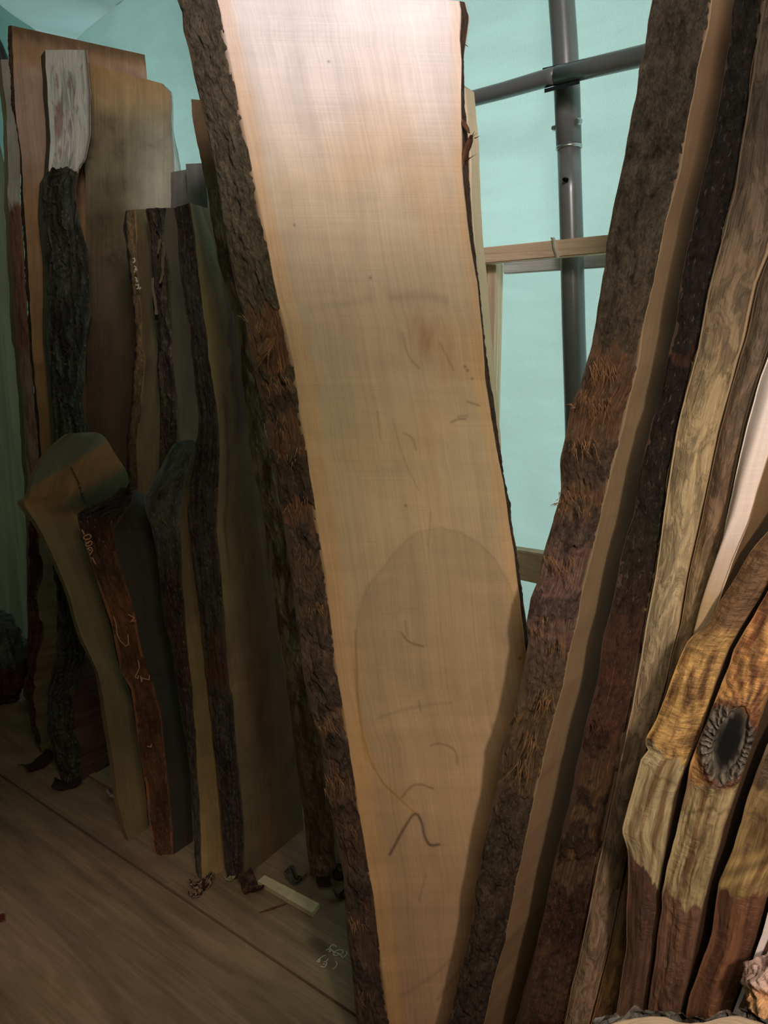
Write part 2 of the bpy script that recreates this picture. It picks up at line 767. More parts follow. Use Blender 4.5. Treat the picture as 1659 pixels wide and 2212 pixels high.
# darker green skirt of sheeting hanging in front of the left wall
m = M('green_sheet', 0.6, 0.3)
n = m.noise(m.obj(22, 22, 1.2), 4, 0.6, 0.4)
c = m.mix(m.rng(n, 0.35, 0.65, 0, 1), (0.19, 0.18, 0.11), (0.29, 0.265, 0.17))
tr = m.n('ShaderNodeBsdfTranslucent')
m.l(c, tr.inputs['Color'])
m.l(c, m.b.inputs['Base Color'])
mx = m.n('ShaderNodeMixShader')
mx.inputs[0].default_value = 0.35
m.l(m.b.outputs[0], mx.inputs[1])
m.l(tr.outputs[0], mx.inputs[2])
m.l(mx.outputs[0], [q for q in m.nt.nodes if q.type == 'OUTPUT_MATERIAL'][0].inputs['Surface'])
right_edge = [(-4, 290), (3, 325), (12, 370), (20, 430), (34, 560), (45, 700), (58, 900), (72, 1100), (88, 1300), (100, 1500)]
RE = resample(column(right_edge, 3.02, 0.02, 0), 60)


def skirt(u, v):
    t = (1 - v) * 60
    i = min(int(t), 59)
    e = RE[i].lerp(RE[i + 1], t - i)
    left = Vector((XL + 0.06, e.y + 0.1, e.z))
    p = e.lerp(left, u)
    p.y += 0.012 * math.sin(u * 22 + 2 * fb(u * 3, p.z, 2, 2)) * (0.4 + u)
    return p


sk = cloth('green_sheet', skirt, 40, 60, m.m, (-1.5, 2.7, 0))
tag(sk, 'dull green plastic sheet hanging down at the far left edge', 'sheet')


# ---- steel tube frame
def tube_thing(name, label, cat, pts, r, mat='steel', **k):
    V, Fc = tube_mesh(pts, r)
    o = mesh_obj(name, V, Fc, [MAT[mat]], None, origin=pts[0])
    return tag(o, label, cat, **k)


pole_px = [(1211, -120, 28.5), (1213, 0, 28), (1220, 100, 28), (1225, 200, 28), (1229, 318, 27)]
low_px = [(1229, 318, 25), (1232, 420, 25), (1235, 520, 25), (1239, 700, 25), (1244, 860, 25), (1249, 1050, 25), (1254, 1250, 25), (1258, 1420, 25)]
POFF = 0.17


def wrad(px, py, hw, off):
    a, b = wp(px - hw, py, off), wp(px + hw, py, off)
    d = wp(px, py, off) - Vector((0, 0, CAM_H))
    return hw / F * (d.y * CP - d.z * SP)


pole = thing('tube_post', 'upright grey steel tube post of the shelter frame', 'post', wp(1254, 1250, POFF))
P = [wp(x, y, POFF) for x, y, h in pole_px]
V, Fc = tube_mesh(P, [wrad(x, y, h, POFF) for x, y, h in pole_px], 36)
mesh_obj('upper_tube', V, Fc, [MAT['steel']], pole)
P2 = [wp(x, y, POFF) for x, y, h in low_px]
dz = P2[-1] - P2[-2]
P2.append(P2[-1] + dz * ((P2[-1].z) / -dz.z))
rr = [wrad(x, y, h, POFF) for x, y, h in low_px]
V, Fc = tube_mesh(P2, rr + [rr[-1]], 36)
mesh_obj('lower_tube', V, Fc, [MAT['steel']], pole)
# collar ring
c0, c1 = wp(1229, 315, POFF), wp(1229, 322, POFF)
V, Fc = tube_mesh([c0, c1], wrad(1229, 318, 28, POFF), 36)
mesh_obj('collar', V, Fc, [MAT['zinc']], pole)


def bolt(px, py, off, parent, r=0.006, name='bolt', mat='zinc'):
    c = wp(px, py, off)
    d = (Vector((0, 0, CAM_H)) - c).normalized()
    n = Vector((-0.788, -0.616, 0))
    V, Fc = tube_mesh([c - n * 0.006, c + n * 0.003, c + n * 0.0065], [r, r, r * 0.72], 12)
    return mesh_obj(name, V, Fc, [MAT[mat]], parent, smooth=False)


bolt(1198, 277, POFF + 0.02, pole, 0.006)
bolt(1249, 262, POFF + 0.02, pole, 0.007)
bolt(1221, 388, POFF + 0.052, pole, 0.0045, 'bolt_hole', 'hole')

cross = thing('cross_tube', 'grey steel tube crossing in front of the upright post near the roof', 'tube', wp(1200, 170, POFF + 0.12))
ax = [(700, 292, 15.5), (1010, 216, 16), (1090, 195, 17), (1190, 166, 18.5), (1206, 163, 18.5)]
bx = [(1206, 163, 20), (1300, 141, 21), (1386, 121, 22), (1600, 62, 24)]
for nm, q in (('left_tube', ax), ('right_tube', bx)):
    V, Fc = tube_mesh([wp(x, y, POFF + 0.12) for x, y, h in q], [wrad(x, y, h, POFF + 0.12) for x, y, h in q], 32)
    mesh_obj(nm, V, Fc, [MAT['steel']], cross)
bolt(1188, 163, POFF + 0.13, cross, 0.0065)
# saddle bracket between both tubes
V, Fc = [], []
for (x0, y0, x1, y1, th) in ((1172, 147, 1236, 133, 9), (1176, 192, 1252, 172, 9)):
    i = len(V)
    for off in (POFF + 0.13, POFF + 0.065):
        V += [wp(x0, y0, off), wp(x1, y1, off), wp(x1, y1 + th, off), wp(x0, y0 + th, off)]
    Fc += [(i, i + 1, i + 2, i + 3), (i + 7, i + 6, i + 5, i + 4), (i, i + 4, i + 5, i + 1), (i + 3, i + 2, i + 6, i + 7),
           (i, i + 3, i + 7, i + 4), (i + 1, i + 5, i + 6, i + 2)]
mesh_obj('saddle_bracket', V, Fc, [MAT['bracket']], cross, smooth=False)

tube_thing('tube_post', 'short glimpse of dark tube at the upper left edge behind the wide slab', 'post',
           [on_plane(x, y, 2.85) for x, y in ((-30, 60), (-8, 100), (6, 135), (30, 220))], 0.022, 'bracket')


# ---- sawn lumber rails
def lumber_mat(name, col, rot=(0, 0, 0)):
    m = M(name, 0.7, 0.25)
    g = m.noise(m.obj(3, 3, 60, rot), 5, 0.6, 1.0)
    g2 = m.noise(m.obj(1.5, 1.5, 180, rot), 4, 0.6, 0.3)
    p = m.math('MULTIPLY', m.rng(g, 0.35, 0.65, 0.68, 1.12), m.rng(g2, 0.3, 0.7, 0.85, 1.1))
    rgb = m.n('ShaderNodeRGB')
    rgb.outputs[0].default_value = (*lin(col), 1)
    m.bump(p, 0.001, 0.4)
    return m.out(m.mul(rgb.outputs[0], p))


PINE = lumber_mat('pine', (238, 206, 172))
PINE_V = lumber_mat('pine_upright', (238, 208, 172), (math.pi / 2, 0, 0))
PINE_G = lumber_mat('pine_shaded', (215, 212, 210))  # greyer copy of the pine with shade put into its colour


def lumber(name, label, quad, off, depth, mat, **k):
    """quad: pixel corners TL TR BR BL of the front face; depth metres back along the wall normal"""
    n = Vector((0.788, 0.616, 0)) * depth
    a = [wp(x, y, off) for x, y in quad]
    bm = bmesh.new()
    vs = [bm.verts.new(p) for p in a] + [bm.verts.new(p + n) for p in a]
    for f in ((0, 1, 2, 3), (7, 6, 5, 4), (0, 4, 5, 1), (1, 5, 6, 2), (2, 6, 7, 3), (3, 7, 4, 0)):
        bm.faces.new([vs[i] for i in f])
    bmesh.ops.bevel(bm, geom=bm.edges[:], offset=0.0025, segments=2, affect='EDGES')
    bmesh.ops.recalc_face_normals(bm, faces=bm.faces[:])
    me = bpy.data.meshes.new(name)
    c = a[3]
    bmesh.ops.translate(bm, verts=bm.verts[:], vec=-c)
    bm.to_mesh(me)
    bm.free()
    me.materials.append(mat)
    o = bpy.data.objects.new(name, me)
    COL.objects.link(o)
    o.location = c
    return tag(o, label, 'rail', **k)


rail = lumber('pine_rail', 'pale pine rail strapped across the front of the grey post, wide grain on its face',
              [(1030, 536), (1420, 496), (1420, 537), (1030, 571)], POFF + 0.13, 0.035, PINE)
# nylon strap
V, Fc = [], []
sp_ = [(1193, 513), (1196, 521), (1197, 534), (1201, 546), (1204, 556)]
for x, y in sp_:
    V += [wp(x - 4, y, POFF + 0.135), wp(x + 5, y, POFF + 0.135), wp(x - 4, y, POFF + 0.129), wp(x + 5, y, POFF + 0.129)]
for i in range(len(sp_) - 1):
    a = i * 4
    Fc += [(a, a + 1, a + 5, a + 4), (a, a + 4, a + 6, a + 2), (a + 1, a + 3, a + 7, a + 5)]
zt = mesh_obj('cable_tie', V, Fc, [MAT['ziptie']], None, origin=wp(1197, 534, POFF + 0.08))
tag(zt, 'clear nylon cable tie looped round the pine rail at the grey post', 'cable tie')
lumber('pine_rail', 'greyish pine batten behind the upright post, just below the strapped rail',
       [(1086, 566), (1420, 540), (1420, 570), (1086, 592)], 0.085, 0.025, PINE_G)
lumber('pine_post', 'upright pine stud below the left end of the strapped rail',
       [(1030, 571), (1071, 571), (1063, 1180), (1022, 1180)], POFF + 0.02, 0.0, PINE_V) if False else None
# stud: two seen faces
V = []
zt_, zb_ = 571, 1500
q = [(1026, 571), (1072, 571), (1088, 569)]
r = [(1010, 1500), (1054, 1500), (1066, 1500)]


def pf(px, py, off):
    return wp(px, py, off)


def stud_col(a, b, off):
    t = pf(*a, off)
    u = pf(*b, off)
    d = u - t
    return t, t + d * (t.z / -d.z)


f0, g0 = stud_col(q[0], r[0], POFF + 0.075)
f1, g1_ = stud_col(q[1], r[1], POFF + 0.075)
f2, g2_ = stud_col(q[2], r[2], POFF - 0.02)
f3, g3_ = f0 + (f2 - f1), g0 + (g2_ - g1_)
V = [f0, f1, f2, f3, g0, g1_, g2_, g3_]
Fc = [(0, 4, 5, 1), (1, 5, 6, 2), (2, 6, 7, 3), (3, 7, 4, 0), (0, 1, 2, 3), (7, 6, 5, 4)]
sto = mesh_obj('pine_stud', V, Fc, [PINE_V], None, smooth=False, origin=g0)
tag(sto, 'upright pine stud standing under the left end of the strapped rail', 'post')
bv = sto.modifiers.new('b', 'BEVEL')
bv.width = 0.003
bv.segments = 2
lo = lumber('pine_rail', 'low knotty pine rail seen in the gap between the pale slab and the bark slab',
            [(1085, 1184), (1300, 1216), (1300, 1292), (1085, 1245)], POFF + 0.13, 0.038, PINE)
kx_ = wp(1133, 1216, POFF + 0.133)
V, Fc, B, UVs = [], [], [], []
nrm = Vector((-0.788, -0.616, 0))
tg = Vector((-0.616, 0.788, 0))
V.append(kx_)
for rr_ in (0.004, 0.010, 0.016):
    for s in range(20):
        a = s / 20 * 2 * math.pi
        V.append(kx_ + tg * math.cos(a) * rr_ * 1.15 + Vector((0, 0, 1)) * math.sin(a) * rr_ - nrm * 0.0)
for s in range(20):
    Fc.append((0, 1 + s, 1 + (s + 1) % 20))
    for rg in (0, 1):
        a = 1 + rg * 20
        Fc.append((a + s, a + 20 + s, a + 20 + (s + 1) % 20, a + (s + 1) % 20))
MAT['knot'] = mat_plain('pine_knot', (112, 66, 34), 0.6, 0.3, 0, 0.5, (200, 200, 200))
mesh_obj('knot', V, Fc, [MAT['knot']], lo, origin=None).location = -lo.location

# ------------------------------------------------------------------ the big pale slab in the middle
mL0 = [(375, -45), (383, 0), (393, 27), (397, 68), (408, 108), (419, 169), (435, 233), (452, 304), (469, 388), (486, 506), (500, 574),
       (515, 640), (529, 681), (537, 742), (546, 790), (555, 828), (572, 904), (580, 967), (593, 1010), (603, 1076), (615, 1157),
       (630, 1250), (641, 1350), (656, 1466), (680, 1567), (694, 1601), (704, 1685), (714, 1753), (724, 1803), (741, 1888),
       (748, 2006), (761, 2107), (771, 2208), (781, 2300)]
mC = [(468, -40), (471, 0), (486, 68), (506, 169), (530, 287), (554, 405), (578, 520), (591, 600), (608, 671), (618, 706), (633, 777),
      (648, 878), (661, 954), (671, 1030), (681, 1094), (691, 1157), (704, 1240), (716, 1350), (732, 1466), (753, 1601), (775, 1743),
      (785, 1803), (808, 1938), (822, 2057), (842, 2212), (852, 2300)]
mR = [(991, 2), (994, 20), (992, 84), (996, 126), (996, 253), (996, 358), (1002, 421), (1015, 527), (1030, 611), (1042, 716), (1048, 824),
      (1065, 930), (1086, 1035), (1105, 1161), (1116, 1246), (1131, 1372), (1140, 1450), (1152, 1600), (1168, 1800), (1182, 2000), (1196, 2300)]
mR1 = [(1006, 6), (1015, 42), (1006, 100), (1002, 126), (1004, 232), (1013, 295), (1015, 400), (1023, 506), (1032, 590), (1046, 737), (1070, 887),
       (1082, 993), (1099, 1098), (1113, 1170), (1129, 1288), (1142, 1372), (1150, 1450), (1162, 1600), (1178, 1800), (1192, 2000), (1206, 2300)]

arch = [(790, 1640), (776, 1560), (768, 1480), (766, 1390), (774, 1320), (792, 1268), (822, 1232), (846, 1200), (880, 1164), (905, 1148), (950, 1139), (995, 1150),
        (1035, 1172), (1068, 1205), (1095, 1250), (1115, 1300), (1128, 1360), (1136, 1430)]
arch_in = arch + [(1190, 1700), (1190, 2350), (1000, 2350), (880, 1760), (845, 1715), (812, 1672)]
tail = [(768, 1360), (772, 1500), (782, 1580), (800, 1645), (830, 1695), (868, 1730), (892, 1752)]
marks = [([(842, 1846), (860, 1812), (878, 1780), (897, 1752), (912, 1775), (916, 1806), (928, 1828), (948, 1824)], 3.2, 0.6),
         ([(868, 1722), (885, 1700), (905, 1692), (935, 1703)], 2.4, 0.35),
         ([(930, 1610), (952, 1605), (985, 1618), (988, 1650)], 2.4, 0.3),
         ([(868, 1368), (882, 1388), (914, 1396)], 2.6, 0.35),
         ([(880, 1372), (875, 1340)], 2.0, 0.2),
         ([(820, 1550), (880, 1530), (930, 1522), (975, 1518)], 3.5, 0.14),
         ([(905, 1515), (908, 1535)], 2.0, 0.3),
         ([(872, 936), (892, 945), (898, 970)], 2.5, 0.22),
         ([(815, 890), (822, 950)], 2.0, 0.22), ([(848, 905), (870, 990), (905, 1060)], 2.0, 0.16),
         ([(930, 1105), (925, 1180)], 2.0, 0.18),
         ([(660, 666), (760, 655), (800, 644)], 9, 0.10), ([(850, 642), (920, 636), (960, 648)], 11, 0.15),
         ([(870, 720), (880, 770), (905, 795)], 3, 0.22), ([(950, 740), (980, 800)], 3, 0.2),
         ([(975, 912), (990, 905), (1005, 905)], 2.5, 0.4), ([(988, 900), (1010, 898)], 2, 0.3),
         ([(1010, 868), (1035, 876)], 2.5, 0.3),
         ([(920, 1890), (905, 1945)], 2.5, 0.2), ([(945, 2160), (975, 2120), (1000, 2085)], 4, 0.22), ([(870, 2150), (935, 2110), (985, 2060)], 4, 0.14)]
marks = [(chaikin(p_, 2), w_, s_) for p_, w_, s_ in marks]
specks = [(710, 133), (636, 486), (1122, 1423), (1010, 800), (1020, 818), (1004, 792), (1125, 1421), (876, 1092), (800, 600)]
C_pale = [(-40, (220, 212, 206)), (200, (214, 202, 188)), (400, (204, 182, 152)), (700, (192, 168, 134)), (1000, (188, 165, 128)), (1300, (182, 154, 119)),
          (1700, (186, 152, 114)), (2212, (178, 140, 108))]  # whiter towards the top: part of the hot spot is in the colour
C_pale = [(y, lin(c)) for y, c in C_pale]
ORANGE = lin((214, 160, 92))
RED = lin((150, 96, 66))


def edge_x(pl, y):
    for (a, b), (c, d) in zip(pl, pl[1:]):
        if y <= d:
            return a + (c - a) * (y - b) / (d - b) if d != b else a
    return pl[-1][0]


def main_face(px, py, u, v):
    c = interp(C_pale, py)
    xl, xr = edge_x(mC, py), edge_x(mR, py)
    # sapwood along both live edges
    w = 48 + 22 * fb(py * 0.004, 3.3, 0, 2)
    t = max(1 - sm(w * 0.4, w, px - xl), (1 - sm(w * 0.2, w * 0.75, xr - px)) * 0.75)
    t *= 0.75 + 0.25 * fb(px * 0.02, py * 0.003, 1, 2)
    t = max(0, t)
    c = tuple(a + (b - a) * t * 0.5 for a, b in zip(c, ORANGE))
    # warm drifting clouds in the upper half
    cl = sm(0.0, 0.55, fb(px * 0.0055, py * 0.004, 4.2, 3)) * sm(60, 330, py) * (1 - sm(900, 1300, py))
    c = tuple(a + (b - a) * cl * 0.22 for a, b in zip(c, ORANGE))
    k = 1.0 + 0.05 * fb(px * 0.004, py * 0.02, 9, 3)
    if 640 < py < 830:
        q = math.exp(-((px - 915 - (py - 700) * 0.35) / 48) ** 2 - ((py - 735) / 60) ** 2)
        q *= 0.7 + 0.6 * fb(px * 0.05, py * 0.01, 2, 3)
        c = tuple(a + (b - a) * max(0, q) * 0.6 for a, b in zip(c, RED))
    # heart stain
    if py > 1120:
        if inside(px, py, arch_in):
            dd = dist_poly(px, py, arch)
            s = 0.86 + 0.04 * sm(0, 200, dd) + 0.11 * sm(1250, 1700, py)
            k *= s + (1 - s) * 0.45 * sm(1700, 2100, py)
        d = dist_poly(px, py, arch)
        k *= 1 - 0.10 * math.exp(-(d / 3.5) ** 2)
        d = dist_poly(px, py, tail)
        if d < 20:
            k *= 1 - 0.28 * math.exp(-(d / 2.4) ** 2)
            c = tuple(a + (b - a) * 0.35 * math.exp(-(d / 8) ** 2) for a, b in zip(c, ORANGE))
    for pl, wd, st in marks:
        x0, y0 = pl[0]
        if abs(px - x0) < 170 and abs(py - y0) < 200:
            d = dist_poly(px, py, pl)
            if d < wd * 3:
                k *= 1 - st * 1.15 * math.exp(-(d / wd) ** 2)
    for x, y in specks:
        d = math.hypot(px - x, py - y)
        if d < 12:
            k *= 1 - 0.6 * math.exp(-(d / 3) ** 2)
    return tuple(a * k for a in c)


bark_main = grad((0, (108, 96, 78)), (300, (114, 102, 80)), (640, (112, 100, 74)), (1000, (102, 82, 64)), (1500, (102, 84, 72)), (2212, (90, 72, 62)))
fib_main = grad((600, (142, 102, 68)), (1000, (144, 100, 68)), (1500, (150, 116, 88)), (1750, (136, 96, 72)), (2212, (126, 94, 76)))
zone_main = [(676, 790, 1.0), (820, 850, 0.6), (905, 995, 1), (1075, 1130, 1), (1180, 1260, 0.5), (1300, 1340, 0.6), (1400, 1450, 0.5),
             (1545, 1590, 1), (1670, 1730, 1), (1760, 1880, 0.5), (1960, 2080, 0.7), (2130, 2200, 0.4)]
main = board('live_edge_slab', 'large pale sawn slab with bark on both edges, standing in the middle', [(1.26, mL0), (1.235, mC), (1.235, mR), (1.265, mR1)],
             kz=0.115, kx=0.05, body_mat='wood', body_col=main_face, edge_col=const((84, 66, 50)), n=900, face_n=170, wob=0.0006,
             parts=[dict(side=0, name='bark', mat='bark', col=bark_main, fibcol=fib_main, zones=zone_main, amp=0.009, thick=0.005, nu=44, dens=480,
                         fx=34, fz=17),
                    dict(side=2, name='bark', mat='bark', col=const((88, 62, 44)), amp=0.004, thick=0.0015, nu=8, dens=420,
                         fx=60, fz=24, y=(-9999, 9999))])


def fibres(parent, side_pts, mat, name='torn_bark_fibres', n=10, label=None):
    """thin tapering curved slivers of torn bark. side_pts: list of (px,py,D,kz,kx,count,length,dir)"""
    V, Fc = [], []
    for (px, py, D, kz, kx, cnt, ln, dx, dy, sp) in side_pts:
        for k in range(int(cnt * 0.75)):
            x = px + random.uniform(-sp, sp)
            y = py + random.uniform(-sp, sp) * 0.8
            p = on_plane(x, y, D, kz, kx)
            d = Vector((dx + random.uniform(-.35, .35), -0.25 + random.uniform(-.3, .1), dy + random.uniform(-.3, .3))).normalized()
            curl = Vector((random.uniform(-1, 1), random.uniform(-.5, .3), random.uniform(-.6, .6))) * 0.45
            L = ln * random.uniform(0.3, 1.2)
            w = random.uniform(0.0005, 0.0013)
            s = 6
            i0 = len(V)
            for q in range(s + 1):
                f = q / s
                c = p + d * L * f + curl * L * f * f
                tdir = (d + curl * 2 * f).normalized()
                a = tdir.cross(Vector((0, 1, 0.1))).normalized() * w * (1.02 - f)
                b = tdir.cross(a).normalized() * w * 0.7 * (1.02 - f)
                V += [c + a, c + b, c - a, c - b]
            for q in range(s):
                o = i0 + q * 4
                for t in range(4):
                    Fc.append((o + t, o + (t + 1) % 4, o + 4 + (t + 1) % 4, o + 4 + t))
    o = mesh_obj(name, V, Fc, [MAT[mat]], parent)
    o['kind'] = 'stuff'
    return o


KM = (1.212, 0.115, 0.05)
fibres(main['root'], [(585, 735, *KM, 40, 0.045, -0.35, -1, 9), (575, 700, *KM, 22, 0.02, 0.2, -1, 22), (600, 780, *KM, 10, 0.04, 0.2, -1, 10),
                      (600, 830, *KM, 26, 0.03, 0.3, -1, 24), (590, 915, *KM, 20, 0.02, 0, -1, 24), (625, 980, *KM, 20, 0.018, 0, -1, 26),
                      (640, 1085, *KM, 22, 0.02, 0.1, -0.9, 24), (665, 1195, *KM, 20, 0.02, 0, -1, 26), (690, 1310, *KM, 18, 0.02, 0.2, -1, 24),
                      (700, 1560, *KM, 34, 0.022, 0.35, -0.8, 22), (720, 1690, *KM, 30, 0.03, 0.3, -1, 22), (755, 1790, *KM, 16, 0.02, 0.2, -1, 18),
                      (770, 1990, *KM, 20, 0.03, 0.25, -1, 20), (790, 2150, *KM, 22, 0.035, 0.1, -1, 20), (530, 690, *KM, 8, 0.015, -0.4, 0.6, 10)], 'fibre')

# thin curl of bark lifting off the right edge near the top
KR = (1.24, 0.115, 0.05)


def flap(pl, name, parent, mat, D, kz, kx, w0):
    V, Fc = [], []
    for k, (x, y, w, o) in enumerate(pl):
        a = on_plane(x - w, y, D - o, kz, kx)
        b = on_plane(x + w, y, D - o + 0.006, kz, kx)
        V += [a, a.lerp(b, 0.5) + Vector((0, -0.004, 0)), b, b + Vector((0, 0.004, 0)), a + Vector((0, 0.004, 0))]
    for k in range(len(pl) - 1):
        o = k * 5
        for t in range(5):
            Fc.append((o + t, o + (t + 1) % 5, o + 5 + (t + 1) % 5, o + 5 + t))
    Fc.append((0, 1, 2, 3, 4))
    Fc.append(tuple(range((len(pl) - 1) * 5, len(pl) * 5))[::-1])
    return mesh_obj(name, V, Fc, [MAT[mat]], parent)


MAT['bark_curl'] = mat_plain('bark_curl_brown', (98, 66, 44), 0.85, 0.2, 0, 0.5, (200, 200, 40), 0.003)
flap([(1018, 292, 3, 0.02), (1015, 305, 7, 0.014), (1010, 318, 8, 0.008), (1004, 334, 7, 0.004), (1000, 350, 5, 0.002), (999, 362, 3, 0)],
     'bark_curl', main['root'], 'bark_curl', *KR, 5)
flap([(998, 258, 4, 0.0), (1003, 268, 6, 0.006), (1009, 278, 5, 0.012), (1014, 287, 1.5, 0.018)], 'bark_curl', main['root'], 'bark_curl', *KR, 5)
fibres(main['root'], [(1020, 300, *KR, 9, 0.012, 0.9, 0.4, 6), (1007, 345, *KR, 4, 0.018, 0.9, 0.3, 4), (1007, 98, *KR, 2, 0.014, 0.9, -0.8, 2)], 'fibre_dark')

# second pale slab standing behind it, seen as a sliver at the right edge
bL = [(900, 120), (930, 300), (950, 700), (990, 1100), (1010, 1500)]
bR = [(1005, 190), (1012, 260), (1017, 330), (1020, 430), (1027, 540), (1037, 640), (1047, 760), (1058, 870), (1064, 950), (1070, 1100), (1080, 1500)]
board('sawn_board', 'cream sawn board showing as a sliver behind the right edge of the large pale slab', [(1.44, bL), (1.44, bR)],
      kz=0.115, kx=0.05, back=(0.02, 0.03), body_mat='wood', body_col=const((204, 184, 150)), n=80, face_n=4, wob=0.001)

# ------------------------------------------------------------------ right-hand row: boards on edge
aL0 = [(1440, -160), (1409, 0), (1400, 42), (1392, 105), (1381, 147), (1375, 190), (1360, 287), (1339, 379), (1322, 464), (1310, 527), (1305, 577),
       (1293, 653), (1278, 737), (1274, 761), (1251, 837), (1234, 879), (1221, 942), (1211, 1001), (1211, 1056), (1190, 1140), (1175, 1195),
       (1162, 1258), (1145, 1296), (1137, 1351), (1141, 1385), (1133, 1435), (1122, 1486), (1118, 1508), (1099, 1571), (1082, 1613), (1076, 1685),
       (1061, 1752), (1044, 1828), (1027, 1929), (1015, 2013), (994, 2098), (968, 2207), (945, 2300)]
aC = [(1572, -160), (1539, 0), (1529, 63), (1512, 135), (1495, 219), (1470, 358), (1445, 463), (1415, 590), (1390, 716), (1381, 782), (1364, 845),
      (1339, 951), (1318, 1035), (1297, 1119), (1272, 1225), (1255, 1309), (1230, 1414), (1215, 1486), (1187, 1592), (1162, 1698),
      (1137, 1803), (1116, 1908), (1091, 2035), (1067, 2119), (1046, 2207), (1024, 2300)]
bL0 = [(1620, -160), (1584, 0), (1579, 84), (1550, 232), (1520, 379), (1483, 548), (1451, 737), (1428, 866), (1407, 909), (1386, 1014), (1365, 1119),
       (1339, 1216), (1322, 1309), (1305, 1372), (1289, 1477), (1263, 1571), (1246, 1656), (1221, 1769), (1200, 1854), (1183, 1930), (1162, 2035),
       (1141, 2119), (1120, 2208), (1098, 2300)]
bC = [(1684, -160), (1651, 0), (1630, 126), (1609, 274), (1584, 421), (1558, 527), (1529, 632), (1508, 753), (1483, 845), (1461, 930), (1445, 1035),
      (1428, 1161), (1415, 1246), (1398, 1330), (1386, 1414), (1373, 1487), (1356, 1571), (1331, 1689), (1306, 1803), (1284, 1908),
      (1259, 2035), (1234, 2140), (1221, 2208), (1202, 2300)]
cC = [(1790, -160), (1752, 0), (1720, 200), (1682, 430), (1659, 548), (1634, 611), (1605, 737), (1571, 858), (1550, 938), (1529, 1035), (1508, 1140),
      (1483, 1246), (1466, 1351), (1449, 1414), (1436, 1482), (1415, 1559), (1397, 1605), (1385, 1660), (1370, 1740), (1356, 1845), (1331, 1963), (1318, 2035),
      (1297, 2119), (1274, 2208), (1252, 2300)]
dC = [(1900, -160), (1860, 0), (1800, 250), (1730, 520), (1659, 753), (1634, 824), (1609, 917), (1588, 1014), (1571, 1098), (1558, 1170), (1546, 1246),
      (1529, 1313), (1520, 1355), (1480, 1500), (1440, 1640), (1400, 1790), (1374, 1900), (1352, 2035), (1338, 2130), (1327, 2200), (1310, 2300)]

BACK = (0.215, 0.245)
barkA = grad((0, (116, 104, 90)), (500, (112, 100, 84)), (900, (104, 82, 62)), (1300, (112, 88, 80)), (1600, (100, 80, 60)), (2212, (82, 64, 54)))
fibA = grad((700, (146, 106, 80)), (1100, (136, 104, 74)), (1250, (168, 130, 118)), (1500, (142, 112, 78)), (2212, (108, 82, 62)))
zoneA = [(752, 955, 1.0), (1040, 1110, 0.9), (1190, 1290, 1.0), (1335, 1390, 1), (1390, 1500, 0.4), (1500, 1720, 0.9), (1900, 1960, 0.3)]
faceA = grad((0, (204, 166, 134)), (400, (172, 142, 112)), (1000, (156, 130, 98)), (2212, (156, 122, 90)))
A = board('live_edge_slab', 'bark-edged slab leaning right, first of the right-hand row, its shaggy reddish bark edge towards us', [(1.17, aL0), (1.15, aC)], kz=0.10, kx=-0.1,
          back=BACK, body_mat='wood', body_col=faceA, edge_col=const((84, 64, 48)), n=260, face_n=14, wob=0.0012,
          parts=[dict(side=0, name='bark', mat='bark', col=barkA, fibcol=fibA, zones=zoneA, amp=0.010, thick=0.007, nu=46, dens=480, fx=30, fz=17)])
KA = (1.135, 0.10, -0.1)
fibres(A['root'], [(1300, 790, *KA, 46, 0.035, 0.1, -1, 30), (1262, 850, *KA, 14, 0.03, -0.3, -1, 10), (1240, 880, *KA, 8, 0.014, -0.8, 0.2, 10), (1290, 880, *KA, 36, 0.025, 0, -1, 34),
                   (1265, 960, *KA, 26, 0.03, 0.1, -1, 26), (1205, 1085, *KA, 7, 0.016, -0.7, -0.3, 8), (1240, 1080, *KA, 34, 0.02, 0.2, -1, 36),
                   (1185, 1200, *KA, 18, 0.02, 0.4, -0.9, 16), (1215, 1225, *KA, 36, 0.022, 0.3, -1, 30), (1165, 1350, *KA, 22, 0.018, -0.1, -1, 24),
                   (1205, 1390, *KA, 24, 0.025, 0.1, -1, 20), (1180, 1500, *KA, 22, 0.045, -0.3, -1, 18), (1150, 1590, *KA, 22, 0.05, -0.2, -1, 14),
                   (1120, 1560, *KA, 9, 0.03, 0.1, 1, 7), (1130, 1650, *KA, 18, 0.05, -0.2, -1, 14)], 'fibre')

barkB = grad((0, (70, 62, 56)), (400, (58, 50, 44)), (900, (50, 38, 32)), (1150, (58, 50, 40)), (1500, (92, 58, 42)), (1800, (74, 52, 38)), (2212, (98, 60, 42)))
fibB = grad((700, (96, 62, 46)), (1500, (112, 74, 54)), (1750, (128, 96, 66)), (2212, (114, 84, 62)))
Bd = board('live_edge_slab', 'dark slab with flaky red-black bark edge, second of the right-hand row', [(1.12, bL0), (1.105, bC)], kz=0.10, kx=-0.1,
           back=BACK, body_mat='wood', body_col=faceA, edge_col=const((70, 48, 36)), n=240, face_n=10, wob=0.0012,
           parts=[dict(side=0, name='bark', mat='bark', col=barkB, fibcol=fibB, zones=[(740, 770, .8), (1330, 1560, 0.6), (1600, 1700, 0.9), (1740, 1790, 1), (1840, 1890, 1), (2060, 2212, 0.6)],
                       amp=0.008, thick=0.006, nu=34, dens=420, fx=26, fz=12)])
KB = (1.11, 0.10, -0.1)
fibres(Bd['root'], [(1390, 1290, *KB, 3, 0.02, 0.5, 0.5, 6), (1395, 1340, *KB, 4, 0.015, 0.6, 0.4, 5), (1450, 930, *KB, 4, 0.014, 0.8, 0, 5), (1290, 1560, *KB, 14, 0.03, 0.2, -1, 14)], 'fibre_dark')

